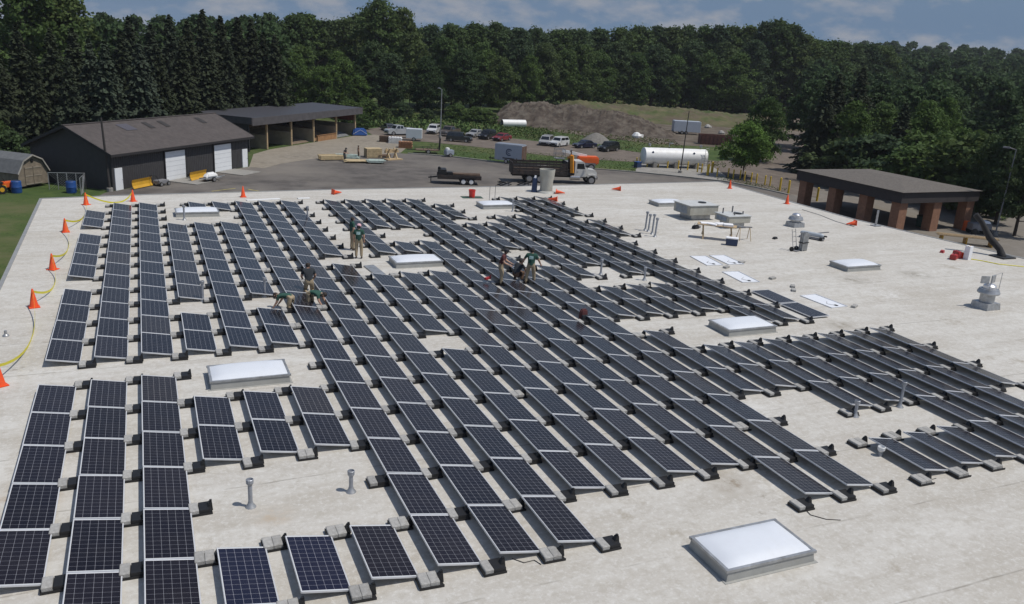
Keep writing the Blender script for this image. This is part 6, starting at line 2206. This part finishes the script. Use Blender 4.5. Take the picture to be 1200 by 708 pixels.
def trunk_mesh(name, H, r, clumps=None, crown_base=.3, seed=0):
    g = random.Random(seed)
    m = MB()
    pts = [(0, 0, -.3), (.08 * g.uniform(-1, 1), .08 * g.uniform(-1, 1), H * .2), (.25 * g.uniform(-1, 1), .25 * g.uniform(-1, 1), H * .5), (.2 * g.uniform(-1, 1), .2 * g.uniform(-1, 1), H * .86)]
    m.tube(pts, [r * 1.3, r, r * .7, r * .12], 9)
    if clumps:
        for c in g.sample(clumps, min(14, len(clumps))):
            z0 = max(H * .16, min(c[2] * .72, H * .62))
            m.tube([(0, 0, z0), (c[0] * .45, c[1] * .45, z0 + (c[2] - z0) * .55), (c[0] * .9, c[1] * .9, c[2])], [r * .42, r * .25, r * .07], 6)
    return m.mesh(name, M_bark)


VAR = {}


def variant(key, kind, material, **kw):
    if kind == 'd':
        c, n, t, s, cl = decid_arrays(**kw)
        crown = quads_mesh('crown_' + key, c, n, t, s, .62, material)
        tr_ = trunk_mesh('trunk_' + key, kw.get('H', 20), kw.get('H', 20) * .016, cl, seed=kw['seed'])
    else:
        c, n, t, s = conif_arrays(**kw)
        crown = quads_mesh('crown_' + key, c, n, t, s, .5, material)
        tr_ = trunk_mesh('trunk_' + key, kw.get('H', 16), .2, None, seed=kw['seed'])
    VAR[key] = (crown, tr_, kw.get('H', 20 if kind == 'd' else 16))


for i in range(4):
    variant(f'd{i}', 'd', L_dark, seed=10 + i, rad=[5.6, 6.4, 5.0, 6.0][i], base=[.16, .14, .20, .12][i])
for i in range(3):
    variant(f'm{i}', 'd', L_mid, seed=30 + i, rad=[5.4, 6.0, 6.6][i], base=.12)
for i in range(2):
    variant(f'l{i}', 'd', L_bright, seed=40 + i, rad=[5.6, 6.2][i], base=.12)
variant('p0', 'd', L_dark, seed=51, rad=3.9, base=.12, nclump=100)                    # slender poplar-like crown
variant('n0', 'd', L_light, seed=61, H=8.0, rad=3.7, base=.22, nclump=130, per=110, leaf=.13)   # young street tree
variant('n1', 'd', L_mid, seed=62, H=10.0, rad=4.2, base=.12, nclump=130, per=110, leaf=.15)
variant('b0', 'd', L_mid, seed=71, H=5.0, rad=3.2, base=.02, nclump=60, per=70, leaf=.17)      # shrub thicket
variant('b1', 'd', L_dark, seed=72, H=6.0, rad=3.4, base=.02, nclump=60, per=70, leaf=.19)
for i in range(3):
    variant(f'c{i}', 'c', L_con, seed=80 + i, rad=[3.6, 4.3, 3.3][i], leaf=.30)
variant('s0', 'c', L_blue, seed=90, H=13.0, rad=3.4, levels=46)
variant('s1', 'c', L_blue, seed=91, H=13.0, rad=3.1, levels=46)
rt_ = random.Random(23)


def tree(key, base, h, label, name='broadleaf_tree', cat='tree', group=None, wide=1.0):
    crown, trunk, H = VAR[key]
    t = thing(name, base, label, cat, group, rt_.uniform(0, 6.28))
    s = h / H
    t.scale = (s * wide, s * wide, s)
    for nm, me in (('crown', crown), ('trunk', trunk)):
        o = bpy.data.objects.new(nm, me)
        COL.objects.link(o)
        o.parent = t
    return t


def tree_px(key, px, py_top, dist, label, **kw):
    q = pd(px, py_top, dist)
    h = q.z - GZ
    return tree(key, (q.x, q.y, GZ), max(h, 2.5), label, **kw)


# near specimens
p = gp(870, 208); q = pd(868, 144, math.hypot(p.x - CAM.x, p.y - CAM.y)); tree('n0', p, q.z - GZ, 'light green round young tree beside the yellow bollards', wide=1.0)
p = gp(893, 190); q = pd(892, 115, math.hypot(p.x - CAM.x, p.y - CAM.y)); tree('n1', p, q.z - GZ, 'darker green tree just behind the light green one at the road', wide=.78)

# conifer screen behind the barn, left to right
CON = [(-12, 40, 116, 'c1', 1.1), (18, 30, 119, 'c0', 1.15), (38, 62, 112, 'c2', 1.1), (58, 36, 116, 'c1', 1.1), (78, 70, 110.5, 'c0', 1.1), (84, 34, 121, 'c2', 1.25), (104, 49, 115, 's1', 1.05), (122, 50, 111, 's0', 1.15), (140, 38, 119, 'c0', 1.1), (163, 50, 112.5, 's0', 1.12), (150, 24, 128, 'c1', 1.1),
       (176, 30, 124, 'c2', 1.2), (186, 58, 117, 'c0', 1.1), (198, 20, 128, 'c1', 1.0), (212, 48, 121, 'c2', 1.2), (219, 26, 132, 'c0', 1.1), (237, 14, 136, 'c1', 1.05), (243, 46, 127, 'c2', 1.2), (258, 20, 138, 'c0', 1.1), (268, 50, 133, 'c1', 1.0), (278, 22, 142, 'c2', 1.3), (294, 24, 143, 'c0', 1.15), (308, 40, 140, 'c1', 1.0), (322, 42, 138, 'c2', 1.15)]
conlab = {0: 'at the picture edge', 6: 'bluish, before taller dark ones', 7: 'bluish, standing forward above the barn roof ridge', 9: 'bluish with spreading skirt, right above the barn ridge', 16: 'tallest of the dark row', 23: 'last of the row, pointed, by pale green trees'}
for k, (px, py, d, key, w) in enumerate(CON):
    if k in conlab:
        tree_px(key, px, py, d, f'dense spruce behind the barn, {conlab[k]}', name='spruce_tree', wide=w)
    else:
        tree_px(key, px, py, d, 'dark green spruce in the tall dense screen behind the charcoal barn', name='spruce_tree', group='dark spruces behind the barn', wide=w)
for k, (px, py, d, key, lab) in enumerate(((18, -40, 140, 'd1', 'huge dark broadleaf crown reaching above the picture at its corner'), (62, -18, 146, 'd0', 'tall broad dark tree next to the huge corner crown'), (8, 155, 99, 'b1', 'low dark bush behind the plank shed'), (-20, 120, 106, 'd3', 'dark bushy tree cut by the picture edge behind the plank shed'))):
    tree_px(key, px, py, d, lab)

# wood edge behind the parked cars: front rank, second rank, skyline rank
WG = 'trees of the dense wood behind the parked cars'
FR = [(345, 62, 172, 'l1'), (352, 52, 185, 'm0'), (377, 78, 170, 'l0'), (398, 60, 184, 'l1'), (420, 88, 168, 'l0'), (436, 48, 186, 'd0'), (458, 62, 180, 'd1'), (482, 40, 192, 'd2'), (500, 66, 182, 'd3'), (522, 44, 195, 'm0'), (545, 58, 190, 'd0'), (566, 50, 200, 'm1'), (588, 66, 198, 'd1'), (608, 46, 208, 'd2'), (622, 64, 205, 'm0'), (640, 50, 214, 'd3'), (662, 58, 218, 'd0'), (683, 52, 224, 'd1'),
      (704, 60, 230, 'm2'), (726, 50, 236, 'd2'), (748, 62, 240, 'd3'), (770, 52, 246, 'd0'), (792, 64, 248, 'm0'), (812, 48, 254, 'd1'), (832, 62, 250, 'm1'), (850, 50, 256, 'd2'), (868, 62, 252, 'm2'), (884, 46, 262, 'd3'), (903, 60, 285, 'd0'), (922, 56, 292, 'd1'), (940, 66, 296, 'd2'), (962, 70, 290, 'd0')]
speclab = {0: 'pale green', 2: 'pale green', 14: 'light'}
for k, (px, py, d, key) in enumerate(FR):
    if k == 0:
        lab, g = 'bright green round tree beside the last spruce behind the open shelter', None
    elif k == 14:
        lab, g = 'lighter green upright tree in the wood just above the dirt mound', None
    else:
        lab, g = 'dark broadleaf tree at the edge of the wood behind the parked cars', WG
    tree_px(key if k != 14 else 'l0', px, py, d, lab, group=g, wide=1.0 if k != 14 else .8)
SK = [(342, 17, 200, 'd0'), (362, 15, 205, 'p0'), (380, 24, 215, 'd2'), (404, 20, 208, 'd3'), (424, 16, 214, 'd1'), (470, 22, 206, 'd0'), (505, 28, 212, 'd3'), (532, 30, 214, 'd1'), (556, 27, 218, 'd0'), (582, 27, 224, 'd2'), (606, 32, 226, 'd3'), (630, 32, 232, 'd0'), (654, 34, 238, 'd1'), (680, 33, 244, 'd3'),
      (704, 34, 250, 'd2'), (728, 32, 256, 'd0'), (752, 30, 262, 'd1'), (772, 29, 266, 'p0'), (790, 32, 268, 'd2'), (808, 29, 272, 'd3'), (826, 30, 274, 'd0'), (845, 28, 272, 'p0'), (862, 30, 276, 'd1'), (880, 31, 276, 'd2'), (900, 24, 272, 'p0'), (914, 23, 274, 'd0'), (930, 27, 276, 'p0'), (945, 40, 280, 'd1'), (965, 48, 286, 'd3'), (958, 46, 283, 'd0'), (976, 47, 288, 'd1'), (990, 50, 292, 'd2'), (1004, 50, 296, 'd3'), (1020, 51, 300, 'd0'), (1036, 53, 306, 'd1')]
for k, (px, py, d, key) in enumerate(SK):
    tree_px(key, px, py, d, 'dark tree on the skyline of the wood beyond the yard', group='skyline trees of the wood', wide=1.05)
tree_px('d0', 446, -1, 200, 'tallest dark tree of the wood, rising alone above the skyline', wide=.95)
tree_px('d3', 470, 8, 203, 'broad shoulder tree leaning on the tallest tree of the wood', wide=.8)
for k, (px, py, d, key) in enumerate([(428, 118, 165, 'b0'), (448, 126, 166, 'b1'), (500, 130, 172, 'b1'), (535, 122, 176, 'b0'), (556, 126, 172, 'b0'), (568, 128, 172, 'b0'), (410, 118, 160, 'b0'), (425, 134, 152, 'b0'), (470, 120, 174, 'b1')]):
    tree_px(key, px, py, d, 'bushy green thicket at the foot of the wood by the parked cars', name='bush', cat='bush', group='thickets at the foot of the wood', wide=1.2)

# right side: conifers and broadleaf trees behind the pavilion
RT = [(972, 96, 133, 'c1', 'dark drooping conifer at the bend of the dirt road, foremost of the stand', 1.2), (985, 88, 141, 'c0', 'tall dark conifer just behind the foremost one at the road bend', 1.3), (955, 150, 131, 'c2', 'low dark conifer skirt at the very edge of the dirt road', 1.5),
      (1012, 82, 150, 'c1', 'brownish-topped tall conifer in the middle of the stand', 1.35), (1005, 118, 132, 'l0', 'mid green broadleaf tree in front of the stand above the pavilion roof', .9), (1038, 120, 136, 'm1', 'wide mid green tree above the pavilion roof centre', 1.0),
      (1062, 122, 128, 'c0', 'dark conifer between the wide green trees above the pavilion', 1.45), (1092, 118, 135, 'l1', 'green-topped broad tree behind the pavilion end', .9), (1112, 114, 142, 'l0', 'rounded paler tree behind the pavilion end, highest there', .75), (1100, 160, 120, 'b0', 'yellowish green bush close behind the pavilion roof', 1.4),
      (1128, 150, 122, 'l1', 'olive green tree past the pavilion end', 1.2), (1150, 160, 112, 'b1', 'dark bush beneath the olive tree past the pavilion', 1.3), (1168, 158, 106, 'd1', 'dark broad tree beside the light pole at the picture edge', .8), (1192, 150, 104, 'd3', 'dark leafy tree cut by the picture edge above the light pole', .9), (1215, 165, 98, 'd0', 'dark tree mostly outside the picture, by the light pole', .9), (1140, 205, 113, 'b1', 'low dark bush at the end of the pavilion', 1.2), (1075, 172, 116, 'b0', 'low green bush directly behind the pavilion roof edge', 1.3), (1030, 160, 120, 'b1', 'low dark thicket behind the pavilion roof', 1.5), (1000, 165, 121, 'b1', 'low dark thicket beside the road-bend conifers', 1.5)]
for px, py, d, key, lab, w in RT:
    tree_px(key, px, py, d, lab, wide=w, name='conifer_tree' if key[0] == 'c' else 'bush' if key[0] == 'b' else 'broadleaf_tree', cat='bush' if key[0] == 'b' else 'tree')

# the far wood on the rising ground: nobody could count it, one mass
far = []
rf_ = np.random.default_rng(5)
src = [decid_arrays(200 + i, rad=[6.0, 6.8, 5.4][i], base=.1, nclump=75, per=56, leaf=.38, crad=.22) for i in range(3)]
ranks = [(930, 1260, 100, 170, 9), (940, 1260, 92, 200, 9), (930, 1260, 86, 235, 10), (925, 1270, 80, 275, 11), (920, 1270, 74, 320, 12), (930, 1280, 69, 370, 13), (960, 1280, 64, 430, 14), (980, 1280, 60, 500, 14), (1000, 1290, 56, 590, 15), (1010, 1290, 53.5, 690, 16),
         (-60, 340, 27, 175, 14), (-60, 360, 21, 215, 16), (330, 960, 40, 300, 26), (-40, 1000, 36, 330, 34), (330, 960, 36, 400, 28)]
C, Nn, T, Sz = [], [], [], []
for x0, x1, ty, d, n in ranks:
    for k in range(n):
        px = x0 + (x1 - x0) * (k + rf_.uniform(-.4, .4) + .5) / n
        tilt = (px - 1100) * .055 if x0 > 900 else 0 if x1 < 400 else (px - 600) * .033
        q = pd(px, ty + tilt + rf_.uniform(-5, 5), d * rf_.uniform(.96, 1.06))
        H = min(max(q.z - GZ, 9), 24)
        z0 = q.z - H
        c, n_, t_, s_, _ = src[rf_.integers(3)]
        s = H / 20
        a = rf_.uniform(0, 6.28)
        Rz = np.array([[math.cos(a), -math.sin(a), 0], [math.sin(a), math.cos(a), 0], [0, 0, 1]])
        wd = 1.15 if H < 14 else 1.0
        C.append((c @ Rz.T) * s * np.array([wd, wd, 1]) + np.array([q.x, q.y, z0]))
        Nn.append(n_ @ Rz.T); T.append(t_ @ Rz.T); Sz.append(s_ * s * (1 + d / 900))
me = quads_mesh('far_wood', np.concatenate(C), np.concatenate(Nn), np.concatenate(T), np.concatenate(Sz), .62, None)
me.materials.clear()
L_far = leaf_mat('far_wood_leaves', [(.052, .086, .034), (.052, .086, .034)])
# broad patches of different greens over the far wood
nt = L_far.node_tree
for nd in nt.nodes:
    if nd.type == 'TEX_NOISE':
        nd.inputs['Scale'].default_value = .07
me.materials.append(L_far)
o = bpy.data.objects.new('far_wood', me)
COL.objects.link(o)
tag(o, 'far wooded rise beyond the yard reading as one green mass', kind='stuff')
# ------------------------------------------------------------------ summer haze
m = MB()
m.box((150, 300, 13.0), (1960, 1960, 38.2))
hz = m.build('haze', None)
hz.data.materials.clear()
hm = bpy.data.materials.new('summer_haze')
hm.use_nodes = True
nt = hm.node_tree
nt.nodes.remove(nt.nodes['Principled BSDF'])
pv_ = nt.nodes.new('ShaderNodeVolumePrincipled')
pv_.inputs['Color'].default_value = (0.88, 0.92, 1.0, 1)
pv_.inputs['Density'].default_value = 0.00012
nt.links.new(pv_.outputs[0], nt.nodes['Material Output'].inputs['Volume'])
hz.data.materials.append(hm)
tag(hz, 'thin pale summer haze over the yard and the wood', kind='stuff')
